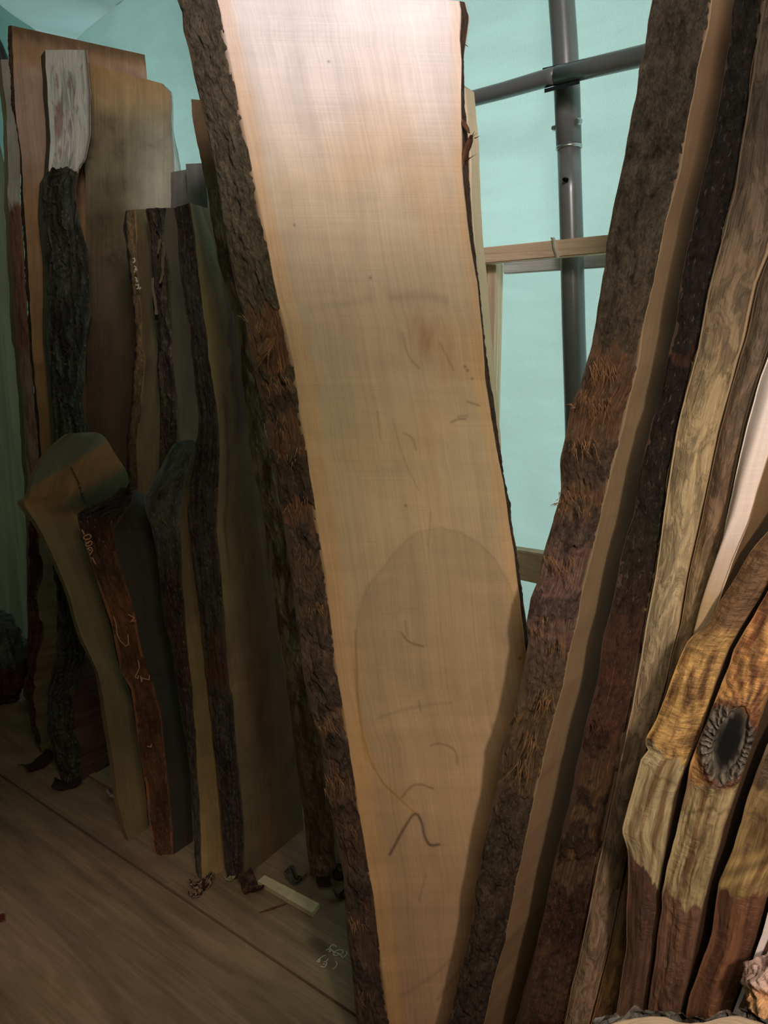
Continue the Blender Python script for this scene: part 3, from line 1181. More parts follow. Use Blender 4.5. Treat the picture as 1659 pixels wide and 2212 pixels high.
debC = grad((0, (104, 88, 72)), (450, (110, 90, 72)), (700, (140, 118, 90)), (900, (172, 148, 110)), (1300, (184, 162, 126)), (1500, (176, 148, 114)), (1700, (154, 124, 98)), (2212, (158, 126, 100)))
board('live_edge_slab', 'debarked slab edge, smooth tan with brown worm streaks, third of the right-hand row', [(1.09, bC), (1.075, cC)], kz=0.10, kx=-0.1,
      back=BACK, body_mat='wood', body_col=faceA, edge_col=debC, n=200, face_n=10, wob=0.0006,
      parts=[dict(side=0, name='bare_edge', mat='smooth', col=debC, amp=0.0035, thick=0.002, nu=24, dens=260, fx=14, fz=4, round_=0.008)])
debD = grad((500, (98, 80, 64)), (800, (112, 92, 72)), (1100, (126, 98, 74)), (1300, (164, 136, 98)), (1500, (140, 110, 82)), (1850, (150, 116, 90)), (1990, (150, 116, 90)), (2050, (160, 118, 76)), (2212, (156, 114, 76)))
board('live_edge_slab', 'debarked brown slab edge beside the tan streaked one, fourth of the right-hand row', [(1.07, sh(cC, 4)), (1.05, dC)], kz=0.10, kx=-0.1,
      back=BACK, body_mat='wood', body_col=faceA, edge_col=debD, n=200, face_n=10, wob=0.0006,
      parts=[dict(side=0, name='bare_edge', mat='smooth', col=debD, amp=0.0035, thick=0.002, nu=24, dens=260, fx=14, fz=4, round_=0.006)])

# E: pale pinkish round-edged board, its lit side painted brighter in the colour
eL = [(1960, -100), (1850, 250), (1740, 520), (1665, 753), (1640, 824), (1614, 917), (1592, 1014), (1574, 1098), (1560, 1170), (1548, 1246), (1531, 1313), (1520, 1360), (1480, 1560), (1420, 1900), (1380, 2200)]
eM = [(2040, -100), (1930, 250), (1820, 520), (1735, 753), (1700, 860), (1660, 985), (1634, 1070), (1616, 1130), (1584, 1203), (1562, 1262), (1545, 1313), (1532, 1360), (1500, 1560), (1440, 1900), (1400, 2200)]
pinkE = grad((700, (244, 228, 222)), (1150, (232, 210, 198)), (1300, (180, 150, 112)))  # light on the strip is part of this colour, fading to plain wood
board('live_edge_slab', 'bright pinkish-white smooth slab edge with the light painted into its colour, at the right margin', [(1.03, eL), (1.01, eM)], kz=0.10, kx=-0.1,
      back=(0.2, 0.2), body_mat='wood', body_col=grad((700, (150, 116, 84)), (1300, (140, 108, 74))), edge_col=pinkE, n=160, face_n=10, wob=0.0004,
      parts=[dict(side=0, name='bare_edge', mat='wood', col=pinkE, amp=0.0025, thick=0.001, nu=20, dens=240, fx=8, fz=5, round_=0.016)])

# G H I J: burl-figured slabs with a waist
gL = [(1760, 1020), (1700, 1100), (1659, 1147), (1626, 1184), (1596, 1236), (1563, 1288), (1544, 1320), (1526, 1351), (1487, 1380), (1470, 1414), (1457, 1448),
      (1442, 1487), (1415, 1559), (1397, 1590), (1392, 1604), (1402, 1618), (1384, 1640), (1372, 1690), (1354, 1752), (1343, 1795), (1356, 1838), (1357, 1900), (1352, 2035), (1340, 2130), (1327, 2208), (1312, 2300)]
gR = [(1800, 1020), (1730, 1130), (1690, 1190), (1659, 1258), (1643, 1288), (1617, 1330), (1600, 1357), (1578, 1396), (1562, 1435), (1545, 1486), (1510, 1592), (1472, 1677),
      (1456, 1727), (1444, 1803), (1430, 1887), (1424, 1920), (1427, 1963), (1415, 2035), (1398, 2165), (1388, 2300)]
hL = [(1830, 1020), (1760, 1110), (1700, 1190), (1668, 1258), (1650, 1292), (1625, 1336), (1608, 1362), (1586, 1402), (1574, 1440), (1563, 1466), (1520, 1576), (1491, 1651),
      (1483, 1702), (1461, 1795), (1436, 1896), (1429, 1930), (1431, 1963), (1419, 2035), (1402, 2165), (1392, 2300)]
hR = [(1980, 1020), (1850, 1200), (1760, 1340), (1700, 1430), (1659, 1508), (1634, 1580), (1609, 1656), (1588, 1727), (1567, 1786), (1541, 1879), (1520, 1963), (1504, 2048),
      (1487, 2119), (1474, 2182), (1455, 2300)]
iL = [(2030, 1200), (1880, 1330), (1750, 1470), (1690, 1560), (1659, 1605), (1634, 1668), (1609, 1740), (1584, 1833), (1552, 1908), (1538, 2014), (1509, 2098), (1488, 2161), (1462, 2300)]
iR = [(2180, 1200), (2050, 1400), (1860, 1640), (1740, 1800), (1659, 1934), (1634, 2026), (1609, 2098), (1579, 2182), (1550, 2300)]
jL = [(1850, 1640), (1745, 1830), (1670, 1932), (1644, 2026), (1618, 2098), (1586, 2182), (1557, 2300)]
jM = [(1880, 1640), (1765, 1830), (1690, 1935), (1661, 2026), (1630, 2098), (1594, 2182), (1565, 2300)]
kL = [(1870, 1800), (1762, 1900), (1694, 1990), (1660, 2060), (1636, 2110), (1612, 2240)]
kR = [(2100, 1800), (1950, 2000), (1850, 2140), (1800, 2300)]


def fig(px, py, u, v, ya, yb, seed):
    """golden curl on top, a paler washed band, dark red-brown trunk below"""
    top = noisecol_top[seed](px, py, u, v)
    w = 16 * fb(u * 4 + seed, v * 9, seed, 3)
    t1 = sm(ya - 4, ya + 4, py + w)
    t2 = sm(yb - 5, yb + 5, py + w * 1.6)
    pale = noisecol_p[seed](px, py, u, v)
    red = noisecol_r[seed](px, py, u, v)
    c = tuple(a + (b - a) * t1 for a, b in zip(top, pale))
    c = tuple(a + (b - a) * t2 for a, b in zip(c, red))
    k = 1 - 0.35 * math.exp(-((py + w - ya - 60) / 5) ** 2)
    return tuple(a * k for a in c)


noisecol_top = {0: noisecol((206, 160, 96), (118, 80, 46), 5, 16, 1, 0.35), 1: noisecol((200, 148, 88), (128, 78, 48), 4, 14, 2, 0.45), 2: noisecol((150, 120, 84), (90, 70, 50), 5, 12, 3, 0.5)}
noisecol_p = {0: noisecol((190, 168, 126), (128, 100, 68), 6, 9, 4, 0.35), 1: noisecol((184, 160, 116), (120, 92, 62), 6, 9, 5, 0.4), 2: noisecol((160, 130, 84), (110, 84, 54), 6, 9, 6, 0.4)}
noisecol_r = {0: noisecol((128, 92, 72), (92, 66, 52), 3, 4, 7, 0.5), 1: noisecol((126, 90, 70), (84, 58, 46), 3, 4, 8, 0.5), 2: noisecol((134, 90, 64), (94, 62, 46), 3, 4, 9, 0.5)}


def gcol(px, py, u, v):
    ya = 1600 + (px - 1400) * 0.6
    d = (px - 1343) * 1.55 + 1795                 # the slanting step at the waist
    yb = d if px < 1428 else 1925
    c = fig(px, py, u, v, ya, yb, 0)
    if py < 1420:                                 # plain brown neck at the top
        t = sm(1330, 1420, py + 40 * fb(px * 0.02, py * 0.01, 5, 2))
        c = tuple(a * t + b * (1 - t) for a, b in zip(c, lin((120, 88, 60))))
    if 1594 < py < 1612 and px < 1410:
        c = tuple(a * 0.4 for a in c)
    return c


def hcol(px, py, u, v):
    c = fig(px, py, u, v, 1685, 1925 + max(0, (px - 1432) * 0.45), 1)
    # flame figure fanning up from the burl
    if py < 1560:
        a = math.atan2(px - 1606, 1560 - py)
        r = math.hypot(px - 1606, 1560 - py)
        s = math.sin(a * 26 + 3 * fb(px * 0.012, py * 0.012, 3, 3))
        k = 1 + 0.38 * s * sm(15, 60, r)
        c = tuple(q * k for q in c)
    d = math.hypot((px - 1572) / 64, (py - 1604) / 86)
    d += 0.10 * fb(px * 0.035, py * 0.035, 5, 3)
    an = math.atan2(py - 1604, px - 1572)
    if d < 1.3:
        t = 1 - sm(0.92, 1.08, d)
        g_ = 0.75 + 0.45 * math.sin(an * 23 + 5 * fb(px * .03, py * .03, 1, 3)) + 0.5 * fb(px * 0.12, py * 0.12, 3, 3)
        g = tuple(q * max(0.15, g_) for q in lin((128, 116, 100)))
        g = tuple(a + (b - a) * (1 - sm(0.3, 0.62, d)) for a, b in zip(g, lin((46, 47, 38))))
        c = tuple(a * (1 - t) + b * t for a, b in zip(c, g))
        rm = math.exp(-((d - 1.03) / 0.10) ** 2)
        c = tuple(a + (b - a) * rm * 0.8 for a, b in zip(c, lin((96, 52, 40))))
    d = math.hypot((px - 1576 - (1604 - py) * 0.30) / 25, (py - 1600) / 64)
    if d < 1.4:
        c = tuple(a * (0.03 + 0.97 * sm(0.8, 1.35, d)) for a in c)  # hole blackened: the shade of its depth is put into the colour
    return c


def crater(px, py, u, z):
    dx, dy = px - 1572, py - 1604
    d = math.hypot(dx / 62, dy / 84)
    d2 = math.hypot((px - 1576 - (1604 - py) * 0.30) / 26, (py - 1600) / 62)
    h = 0.0
    if d < 1.6:
        an = math.atan2(dy, dx)
        h += 0.008 * math.exp(-((d - 0.86) / 0.25) ** 2)
        h += 0.0028 * (1 - sm(0.9, 1.2, d)) * math.sin(an * 23 + 5 * fb(px * .03, py * .03, 1, 3))
        h += 0.005 * fb(px * 0.09, py * 0.06, 2, 4) * (1 - sm(0.9, 1.3, d))
    h -= 0.045 * (1 - sm(0.55, 1.5, d2))
    return h


def icol(px, py, u, v):
    c = fig(px, py, u, v, 1690 + (px - 1600) * 0.3, 1935 - (px - 1560) * 0.15, 2)
    t = math.exp(-((py - 1872 + (px - 1600) * 0.25) / 40) ** 2)
    k = 1 + 0.35 * t * math.sin((py + (px - 1600) * 0.4) * 0.16)
    return tuple(a * k for a in c)


BK = (0.22, 0.20)
dark = grad((1200, (96, 72, 48)), (2212, (70, 46, 34)))
board('burl_slab', 'golden figured slab with a jutting waist, leaning just left of the slab with the knot hole', [(0.985, gL), (0.965, gR)], kz=0.10, kx=-0.1, back=BK,
      body_mat='wood', body_col=dark, edge_col=gcol, n=160, face_n=12, wob=0.0008, name_body='sawn_wood',
      parts=[dict(side=0, name='bare_edge', mat='figure', zones=[(1640, 9999, 1.0)], col=gcol, amp=0.0035, thick=0.002, nu=70, dens=520, fx=12, fz=14, round_=0.006, tuck=0.002)])
board('burl_slab', 'reddish figured slab with a dark knot hole in its edge', [(0.945, hL), (0.92, hR)], kz=0.10, kx=-0.1, back=BK,
      body_mat='wood', body_col=dark, edge_col=hcol, n=160, face_n=12, wob=0.0008,
      parts=[dict(side=0, name='bare_edge', mat='figure', zones=[(1690, 9999, 1.0)], col=hcol, amp=0.0035, thick=0.002, nu=90, dens=700, fx=12, fz=14, round_=0.006, crater=crater, tuck=0.002)])
board('burl_slab', 'brown and tan streaked slab at the right margin, beyond the knot-hole slab', [(0.90, iL), (0.875, iR)], kz=0.10, kx=-0.1, back=BK,
      body_mat='wood', body_col=dark, edge_col=icol, n=160, face_n=12, wob=0.0008,
      parts=[dict(side=0, name='bare_edge', mat='figure', zones=[(1700, 9999, 1.0)], col=icol, amp=0.0035, thick=0.002, nu=70, dens=500, fx=12, fz=12, round_=0.006, tuck=0.002)])
board('thin_board', 'thin board with a sawn edge, its pinkish highlight in the colour, at the lower right margin', [(0.86, jL), (0.856, jM)], kz=0.10, kx=-0.1, back=BK,
      body_mat='wood', body_col=grad((1900, (110, 84, 64)), (2212, (110, 80, 60))), edge_col=const((252, 232, 224)), n=120, face_n=6, wob=0.0006, name_body='sawn_wood')  # near-white edge colour carries the highlight
board('burl_slab', 'dark brown slab edge, last at the right margin behind the pink burl lump', [(0.90, kL), (0.88, kR)], kz=0.10, kx=-0.1, back=BK,
      body_mat='wood', body_col=dark, edge_col=const((112, 76, 56)), n=120, face_n=8, wob=0.001,
      parts=[dict(side=0, name='bare_edge', mat='figure', col=const((112, 76, 56)), amp=0.003, thick=0.002, nu=40, dens=260, fx=12, fz=8)])

# ------------------------------------------------------------------ left-hand group
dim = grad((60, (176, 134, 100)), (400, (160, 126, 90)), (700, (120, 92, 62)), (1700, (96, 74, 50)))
# S0 far-left narrow slab, bark gone from its upper half
s0L = [(1, 128), (10, 200), (14, 236), (17, 338), (17, 445), (20, 473), (34, 743), (40, 760), (49, 875), (56, 993), (61, 1061), (66, 1200), (70, 1560)]
s0C = [(30, 128), (36, 236), (44, 338), (43, 420), (50, 540), (58, 675), (64, 743), (78, 909), (84, 990), (90, 1200), (96, 1560)]


def s0col(px, py, u, v):
    a, b = lin((172, 160, 148)), lin((112, 72, 56))
    t = sm(425, 460, py + 25 * fb(px * 0.1, py * 0.05, 1, 2))
    t2 = sm(740, 790, py)
    c = tuple(p + (q - p) * t for p, q in zip(a, b))
    return tuple(p + (q - p) * t2 for p, q in zip(c, lin((128, 100, 84))))


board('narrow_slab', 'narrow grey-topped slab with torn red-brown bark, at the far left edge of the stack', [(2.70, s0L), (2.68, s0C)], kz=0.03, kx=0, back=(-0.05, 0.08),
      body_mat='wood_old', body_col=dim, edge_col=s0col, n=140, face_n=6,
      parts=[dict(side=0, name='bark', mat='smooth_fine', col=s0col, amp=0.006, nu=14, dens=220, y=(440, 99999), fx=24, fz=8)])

# S1 wide slab with the slanted top
s1L = [(17, 57), (17, 64), (20, 135), (34, 236), (44, 338), (51, 506), (61, 675), (66, 760), (80, 909), (86, 990), (95, 1300), (100, 1560)]
s1C = [(26, 55), (27, 100), (33, 236), (46, 338), (56, 506), (66, 675), (70, 760), (84, 909), (90, 990), (99, 1300), (104, 1560)]
s1R = [(312, 118), (313, 128), (318, 160), (322, 240), (326, 400), (330, 700), (336, 1000), (340, 1560)]


def s1col(px, py, u, v):
    c = interp(S1T, py)
    e = py - (57 + (px - 20) * 0.215)
    if e < 30:
        k = 0.55 + 0.45 * sm(8, 30, e + 14 * fb(px * 0.06, 1, 1, 3))
        c = tuple(q * k for q in c)
    return c


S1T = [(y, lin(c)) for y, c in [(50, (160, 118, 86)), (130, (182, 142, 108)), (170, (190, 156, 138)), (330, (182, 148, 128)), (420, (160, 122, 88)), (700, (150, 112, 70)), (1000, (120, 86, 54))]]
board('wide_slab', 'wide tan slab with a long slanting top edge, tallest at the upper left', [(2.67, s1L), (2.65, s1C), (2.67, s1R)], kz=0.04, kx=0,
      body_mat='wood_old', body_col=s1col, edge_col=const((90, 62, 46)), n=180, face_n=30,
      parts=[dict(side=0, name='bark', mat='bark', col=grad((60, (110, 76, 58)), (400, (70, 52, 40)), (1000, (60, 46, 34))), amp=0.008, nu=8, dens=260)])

# S2 wide slab in front, rounded shoulder, dusty, with a pale grey sheen put into the colour
s2L = [(178, 132), (180, 200), (184, 400), (186, 700), (190, 1000), (200, 1560)]
s2R = [(352, 181), (358, 188), (366, 196), (371, 204), (371, 287), (374, 330), (376, 400), (378, 449), (384, 700), (390, 1000), (398, 1560)]
s2R1 = [(352, 181), (360, 188), (369, 196), (373, 204), (375, 287), (391, 361), (398, 420), (404, 470), (408, 700), (412, 1000), (420, 1560)]


def s2col(px, py, u, v):
    c = interp(S2T, py)
    t = sm(250, 330, px) * sm(200, 330, py) * (1 - sm(470, 560, py))
    c = tuple(a + (b - a) * t * 0.7 for a, b in zip(c, lin((176, 170, 150))))  # greyish reflection on the face, painted in
    k = 1 - 0.25 * max(0, fb(px * 0.02, py * 0.013, 11, 3)) * sm(240, 330, py)
    for x, y, w, h in ((255, 325, 26, 30), (318, 316, 16, 5), (200, 310, 10, 14), (192, 338, 12, 4), (235, 262, 30, 22), (250, 400, 40, 24), (225, 480, 30, 40), (245, 560, 26, 40)):
        q = ((px - x) / w) ** 2 + ((py - y) / h) ** 2
        if q < 4:
            k *= 1 - 0.5 * math.exp(-q) * (0.8 + 0.5 * fb(px * 0.08, py * 0.08, 3, 3))
    return tuple(a * k for a in c)


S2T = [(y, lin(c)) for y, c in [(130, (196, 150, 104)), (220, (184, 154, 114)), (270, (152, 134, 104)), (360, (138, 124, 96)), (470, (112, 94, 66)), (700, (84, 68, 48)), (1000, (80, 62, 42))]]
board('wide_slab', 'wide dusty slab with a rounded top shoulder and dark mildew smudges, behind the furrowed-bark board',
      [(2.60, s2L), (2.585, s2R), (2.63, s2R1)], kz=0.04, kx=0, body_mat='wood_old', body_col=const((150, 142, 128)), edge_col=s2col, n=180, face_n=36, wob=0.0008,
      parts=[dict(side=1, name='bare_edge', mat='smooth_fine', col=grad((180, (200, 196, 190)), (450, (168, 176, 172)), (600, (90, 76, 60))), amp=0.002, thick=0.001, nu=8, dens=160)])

# P1 furrowed bark board with bare top
p1L = [(98, 108), (103, 203), (110, 304), (103, 375), (93, 392), (91, 473), (101, 574), (101, 743), (105, 774), (115, 875), (118, 943), (122, 1100), (126, 1560)]
p1R = [(187, 108), (196, 203), (196, 287), (184, 345), (172, 362), (165, 405), (169, 473), (189, 540), (196, 675), (186, 740), (182, 875), (192, 929), (196, 1100), (200, 1560)]


def p1bare(px, py, u, v):
    c = lin((196, 190, 180))
    k = 1.0
    for x, y, w, h in ((127, 260, 9, 45), (124, 175, 4, 18), (147, 182, 3, 9), (130, 330, 3, 16), (114, 270, 2, 3)):
        q = ((px - x - 4 * fb(py * 0.05, 2, 2, 2)) / w) ** 2 + ((py - y) / h) ** 2
        if q < 3:
            t = 0.8 * (1 - sm(0.5, 1.3, q))
            c = tuple(a + (b - a) * t for a, b in zip(c, lin((150, 104, 92))))
    return c


barkP = noisecol((84, 84, 72), (52, 46, 36), 10, 6, 2, 0.5)
p1 = board('bark_board', 'board with a bare whitish top and thick furrowed grey bark below it', [(2.52, p1L), (2.51, p1R)], kz=0.05, kx=0, back=(-0.038, 0.06),
           body_mat='wood_old', body_col=const((96, 74, 54)), edge_col=lambda px, py, u, v: p1bare(px, py, u, v) if py < 372 else lin((60, 52, 42)), n=200, face_n=12, wob=0.001,
           parts=[dict(side=0, name='bare_top', mat='smooth_fine', col=p1bare, amp=0.002, thick=0.001, nu=20, dens=240, y=(0, 372), jag=0.002, fx=12, fz=4),
                  dict(side=0, name='bark', mat='bark_deep', col=barkP, amp=0.024, thick=0.010, nu=48, dens=330, y=(366, 99999), jag=0.01, fx=26, fz=5, ridge=True)])
p1a = [(87, 114), (90, 200), (97, 304), (98, 375), (90, 395)]

# Q1, Q2 narrow boards
q1L = [(270, 456), (267, 489), (277, 574), (287, 675), (290, 743), (287, 757), (284, 841), (277, 909), (272, 956), (276, 1100), (284, 1700)]
q1C = [(294, 452), (297, 574), (307, 675), (307, 743), (314, 774), (307, 875), (300, 926), (297, 976), (300, 1100), (306, 1700)]
q1R = [(318, 452), (330, 506), (337, 641), (345, 743), (346, 791), (352, 875), (352, 1003), (356, 1700)]


def q1col(px, py, u, v):
    xl = edge_x(q1L, py)
    a, b = lin((50, 42, 34)), lin((150, 122, 84))
    t = sm(4, 9, px - xl - 5 * fb(py * 0.05, 3, 3, 2)) * (1 - 0.6 * sm(760, 940, py))
    return tuple(p + (q - p) * t for p, q in zip(a, b))


q1 = board('narrow_board', 'narrow board with a pale barkless edge carrying chalk numerals', [(2.14, q1L), (2.13, q1C), (2.20, q1R)], kz=0.07, kx=0,
           body_mat='wood_old', body_col=const((118, 98, 66)), edge_col=q1col, n=200, face_n=8, wob=0.002,
           parts=[dict(side=0, name='bark', mat='bark', col=q1col, amp=0.006, thick=0.002, nu=16, dens=360, fx=40, fz=12)])
q2L = [(314, 452), (324, 506), (331, 641), (341, 743), (338, 791), (348, 875), (344, 1003), (348, 1200), (352, 1700)]
q2C = [(360, 449), (354, 506), (368, 608), (371, 743), (378, 824), (387, 909), (388, 943), (392, 1100), (398, 1700)]
q2R = [(392, 448), (396, 506), (408, 608), (424, 743), (436, 900), (438, 1100), (440, 1700)]
q2 = board('narrow_board', 'narrow board with split blackish bark and pale slivers, beside the chalk-numbered board', [(2.09, q2L), (2.08, q2C), (2.17, q2R)], kz=0.07, kx=0,
           body_mat='wood_old', body_col=const((84, 62, 42)), edge_col=const((70, 58, 46)), n=200, face_n=8, wob=0.002,
           parts=[dict(side=0, name='bark', mat='bark_deep', col=noisecol((66, 58, 50), (92, 80, 60), 20, 5, 5, 0.4), amp=0.014, thick=0.006, nu=26, dens=360, fx=40, fz=7, ridge=True)])
flapc = MAT['chalk_sliver'] = mat_plain('pale_sliver', (104, 92, 68), 0.8, 0.2, 0, 0.2, (60, 60, 20))
strokes('pale_sliver', [[(346, 516), (344, 530), (341, 548)], [(353, 522), (354, 545), (351, 568), (352, 590), (348, 605), (345, 612)],
                        [(330, 600), (330, 622), (335, 650), (338, 680)]], lambda x, y: (on_plane(x, y, 2.075 - 0.022, 0.07, 0), Vector((0, -1, 0))), 0.008, flapc, q2['root'])

# Q3 board: mottled bark edge, tan then reddish face, wide dark face lower down
q3L = [(376, 450), (382, 480), (388, 574), (402, 675), (412, 743), (419, 808), (429, 892), (427, 943), (412, 1003), (400, 1044), (402, 1111), (416, 1213), (430, 1314),
       (444, 1449), (462, 1601), (472, 1702), (482, 1820), (490, 1896)]
q3C = [(410, 438), (422, 506), (432, 608), (449, 743), (456, 808), (469, 875), (476, 976), (469, 1145), (479, 1246), (489, 1381), (496, 1483),
       (503, 1500), (513, 1635), (527, 1770), (528, 1898)]
q3R = [(456, 452), (473, 574), (500, 680), (517, 777), (527, 866), (534, 954), (549, 1030), (558, 1081), (572, 1157), (590, 1320), (612, 1466), (622, 1550),
       (638, 1668), (650, 1740), (656, 1790)]
q3R = [(x + 55 * sm(440, 640, y) * (1 - sm(1300, 1790, y)), y) for x, y in q3R]


def q3col(px, py, u, v):
    c = interp(Q3T, py)
    xl, xr = edge_x(q3C, py), edge_x(q3R, py)
    f = (px - xl) / max(1, xr - xl)
    edge = 0.30 + 0.10 * fb(py * 0.012, 1, 4, 3) + 0.25 * (1 - sm(450, 900, py))
    t = sm(edge, edge + 0.04, f) * (1 - sm(880, 1000, py) * 0.75)
    c = tuple(a + (b - a) * t for a, b in zip(c, lin((100, 60, 36))))
    if py > 850:
        xx = xl + 17 + 5 * fb(py * 0.01, 4, 4, 2)
        k = 1 - 0.5 * math.exp(-((px - xx) / 3) ** 2) * (1 - sm(1200, 1290, py))
        c = tuple(a * k for a in c)
    return c


Q3T = [(y, lin(c)) for y, c in [(430, (132, 108, 70)), (700, (128, 106, 66)), (1000, (112, 92, 60)), (1500, (104, 80, 54)), (1900, (100, 82, 56))]]
barkQ3 = noisecol((84, 74, 62), (56, 44, 36), 14, 5, 5, 0.45)
q3 = board('live_edge_slab', 'slab with a mottled grey bark edge and a broad brown face, standing left of the large pale slab', [(None, q3L), (None, q3C), (None, q3R)], kz=0.07, kx=0,
           body_mat='wood_old', body_col=q3col, edge_col=const((70, 54, 40)), n=260, face_n=30, wob=0.0012,
           parts=[dict(side=0, name='bark', mat='bark', col=barkQ3, fibcol=const((104, 60, 40)), zones=[(1380, 1480, .7)], amp=0.010, thick=0.004, nu=32, dens=420, fx=26, fz=10)])

# R1 board right behind the large slab, pale plank end at its top
r1L = [(413, 214), (415, 245), (422, 290), (440, 380), (452, 440), (470, 560), (486, 620), (503, 680), (518, 777), (529, 866), (537, 954), (551, 1030), (562, 1081), (574, 1157), (594, 1320),
       (616, 1466), (628, 1550), (642, 1668), (652, 1740), (660, 1800), (670, 1899)]
r1C = [(440, 216), (470, 290), (500, 400), (520, 560), (545, 680), (560, 777), (572, 866), (585, 954), (600, 1081), (620, 1157), (645, 1320),
       (668, 1466), (695, 1600), (712, 1700), (722, 1800), (726, 1897)]


def r1col(px, py, u, v):
    a, b = lin((112, 88, 60)), lin((142, 124, 96))
    t = sm(330, 460, py)
    c = tuple(p + (q - p) * t for p, q in zip(a, b))
    xl = edge_x(r1L, py)
    n_ = fb(px * 0.03, py * 0.008, 8, 3)
    if py > 500:
        t = sm(-0.05, 0.15, n_)
        c = tuple(p + (q - p) * t for p, q in zip(c, lin((110, 88, 68))))
    if py > 1500:
        t = sm(1500, 1600, py) * 0.6
        c = tuple(p + (q - p) * t for p, q in zip(c, lin((104, 80, 64))))
    return c


board('bark_slab', 'slab with patchy olive and brown bark, mostly hidden behind the left edge of the large pale slab', [(1.80, r1L), (1.79, r1C)], kz=0.07, kx=0, back=(0.04, 0.10),
      body_mat='wood_old', body_col=const((90, 68, 46)), edge_col=r1col, n=220, face_n=14, wob=0.002,
      parts=[dict(side=0, name='bark', mat='smooth', col=r1col, amp=0.009, thick=0.004, nu=26, dens=300, fx=20, fz=8, y=(400, 99999))])

# short grey boards at the back
t2L = [(367, 372), (368, 420), (372, 700), (380, 1560)]
t2R = [(403, 366), (408, 420), (414, 700), (420, 1560)]
t3L = [(402, 354), (406, 420), (412, 700), (420, 1560)]
t3R = [(441, 352), (448, 420), (456, 700), (464, 1560)]
board('weathered_board', 'weathered dark grey board end behind the mottled slab, the shorter of the pair', [(2.30, t2L), (2.30, t2R)], kz=0.05, kx=0, back=(0.01, 0.03),
      body_mat='wood_old', body_col=const((104, 102, 92)), n=60, face_n=6, cat='board')
board('weathered_board', 'weathered dark grey board end behind the mottled slab, the taller of the pair', [(2.24, t3L), (2.24, t3R)], kz=0.05, kx=0, back=(0.01, 0.03),
      body_mat='wood_old', body_col=const((96, 94, 86)), n=60, face_n=6, cat='board')

# ---- U: branch crotch slab, smooth face with a broad head
uL0 = [(140, 938), (110, 962), (84, 990), (62, 1035), (54, 1075), (36, 1081), (40, 1094), (72, 1130), (104, 1196), (142, 1280), (162, 1364), (196, 1432), (210, 1466),
       (222, 1567), (238, 1652), (246, 1736), (270, 1812)]
uC = [(150, 936), (120, 959), (92, 990), (70, 1035), (62, 1075), (50, 1083), (56, 1098), (82, 1132), (112, 1196), (149, 1280), (169, 1364), (203, 1432), (217, 1466),
      (231, 1567), (247, 1652), (254, 1736), (278, 1818)]
uR = [(205, 933), (222, 939), (237, 960), (252, 986), (272, 1012), (279, 1035), (276, 1052), (240, 1074), (200, 1092), (168, 1106), (167, 1125), (190, 1196), (216, 1280),
      (238, 1347), (258, 1449), (283, 1490), (297, 1601), (314, 1702), (320, 1790)]


def ucol(px, py, u, v):
    g, w, t = lin((92, 94, 76)), lin((128, 98, 62)), lin((110, 92, 60))
    # grey end grain crown, warm stripe across, grey-green again on the right
    line = py + (px - 70) * 0.62
    a = sm(1045, 1062, line + 6 * fb(px * 0.03, py * 0.03, 1, 2))
    c = tuple(p + (q - p) * a for p, q in zip(g, w))
    b = sm(1108, 1150, line) * (1 - sm(1085, 1120, py))
    c = tuple(p + (q - p) * b for p, q in zip(c, lin((78, 84, 66))))
    d = sm(1090, 1160, py)
    c = tuple(p + (q - p) * d for p, q in zip(c, t))
    if dist_poly(px, py, [(154, 1012), (170, 1045), (182, 1086)]) < 2.2:
        c = tuple(q * 0.3 for q in c)
    return c


uL0, uC, uR = chaikin(uL0), chaikin(uC), chaikin(uR)
U = board('crotch_slab', 'smooth greyish branch-crotch slab with a broad rounded head, in the lower left', [(None, uL0), (None, uC), (None, uR)], kz=0.05, kx=0,
          body_mat='wood_old', body_col=ucol, edge_col=const((110, 92, 62)), n=320, face_n=60, wob=0.0006)

# ---- V: orange-barked board with chalk numerals and dark face
vL0 = [(262, 1052), (240, 1076), (200, 1094), (168, 1108), (168, 1128), (192, 1200), (218, 1282), (240, 1347), (260, 1449), (284, 1490), (298, 1601), (315, 1702), (322, 1770), (334, 1844)]
vC = [(290, 1058), (284, 1085), (262, 1120), (246, 1145), (252, 1196), (270, 1246), (283, 1290), (294, 1331), (306, 1398), (324, 1466), (334, 1480), (348, 1533), (358, 1635), (368, 1736),
      (374, 1800), (375, 1846)]
vR = [(312, 1066), (331, 1120), (346, 1200), (358, 1314), (374, 1398), (388, 1483), (404, 1601), (412, 1702), (417, 1817)]


def vcol(px, py, u, v):
    c = interp(VT, py)
    k = 1 + 0.5 * fb(px * 0.03, py * 0.01, 6, 4)
    return tuple(max(0, a * k) for a in c)


VT = [(y, lin(c)) for y, c in [(1050, (66, 52, 40)), (1110, (58, 46, 38)), (1170, (104, 64, 44)), (1230, (104, 72, 52)), (1300, (138, 88, 52)), (1400, (122, 78, 50)), (1600, (114, 74, 48)), (1840, (104, 70, 48))]]
Vb = board('bark_board', 'board with orange-brown inner bark and faint chalk numerals, in the lower left', [(None, vL0), (None, vC), (None, vR)], kz=0.05, kx=0,
           body_mat='wood_old', body_col=const((56, 50, 38)), edge_col=vcol, n=260, face_n=16, wob=0.0008,
           parts=[dict(side=0, name='bark', mat='bark_lichen', col=vcol, fibcol=vcol, zones=[(1250, 1900, .5)], amp=0.008, thick=0.004, nu=34, dens=460, fx=22, fz=12)])
DV = on_floor(355, 1844).y - 0.022


def on_v(x, y):
    return on_plane(x, y, DV, 0.05, 0), Vector((0, -1, 0))


def zz(L, x0, y0, s):
    return [[(x0 + a / s, y0 + b / s) for a, b in pl] for pl in L]


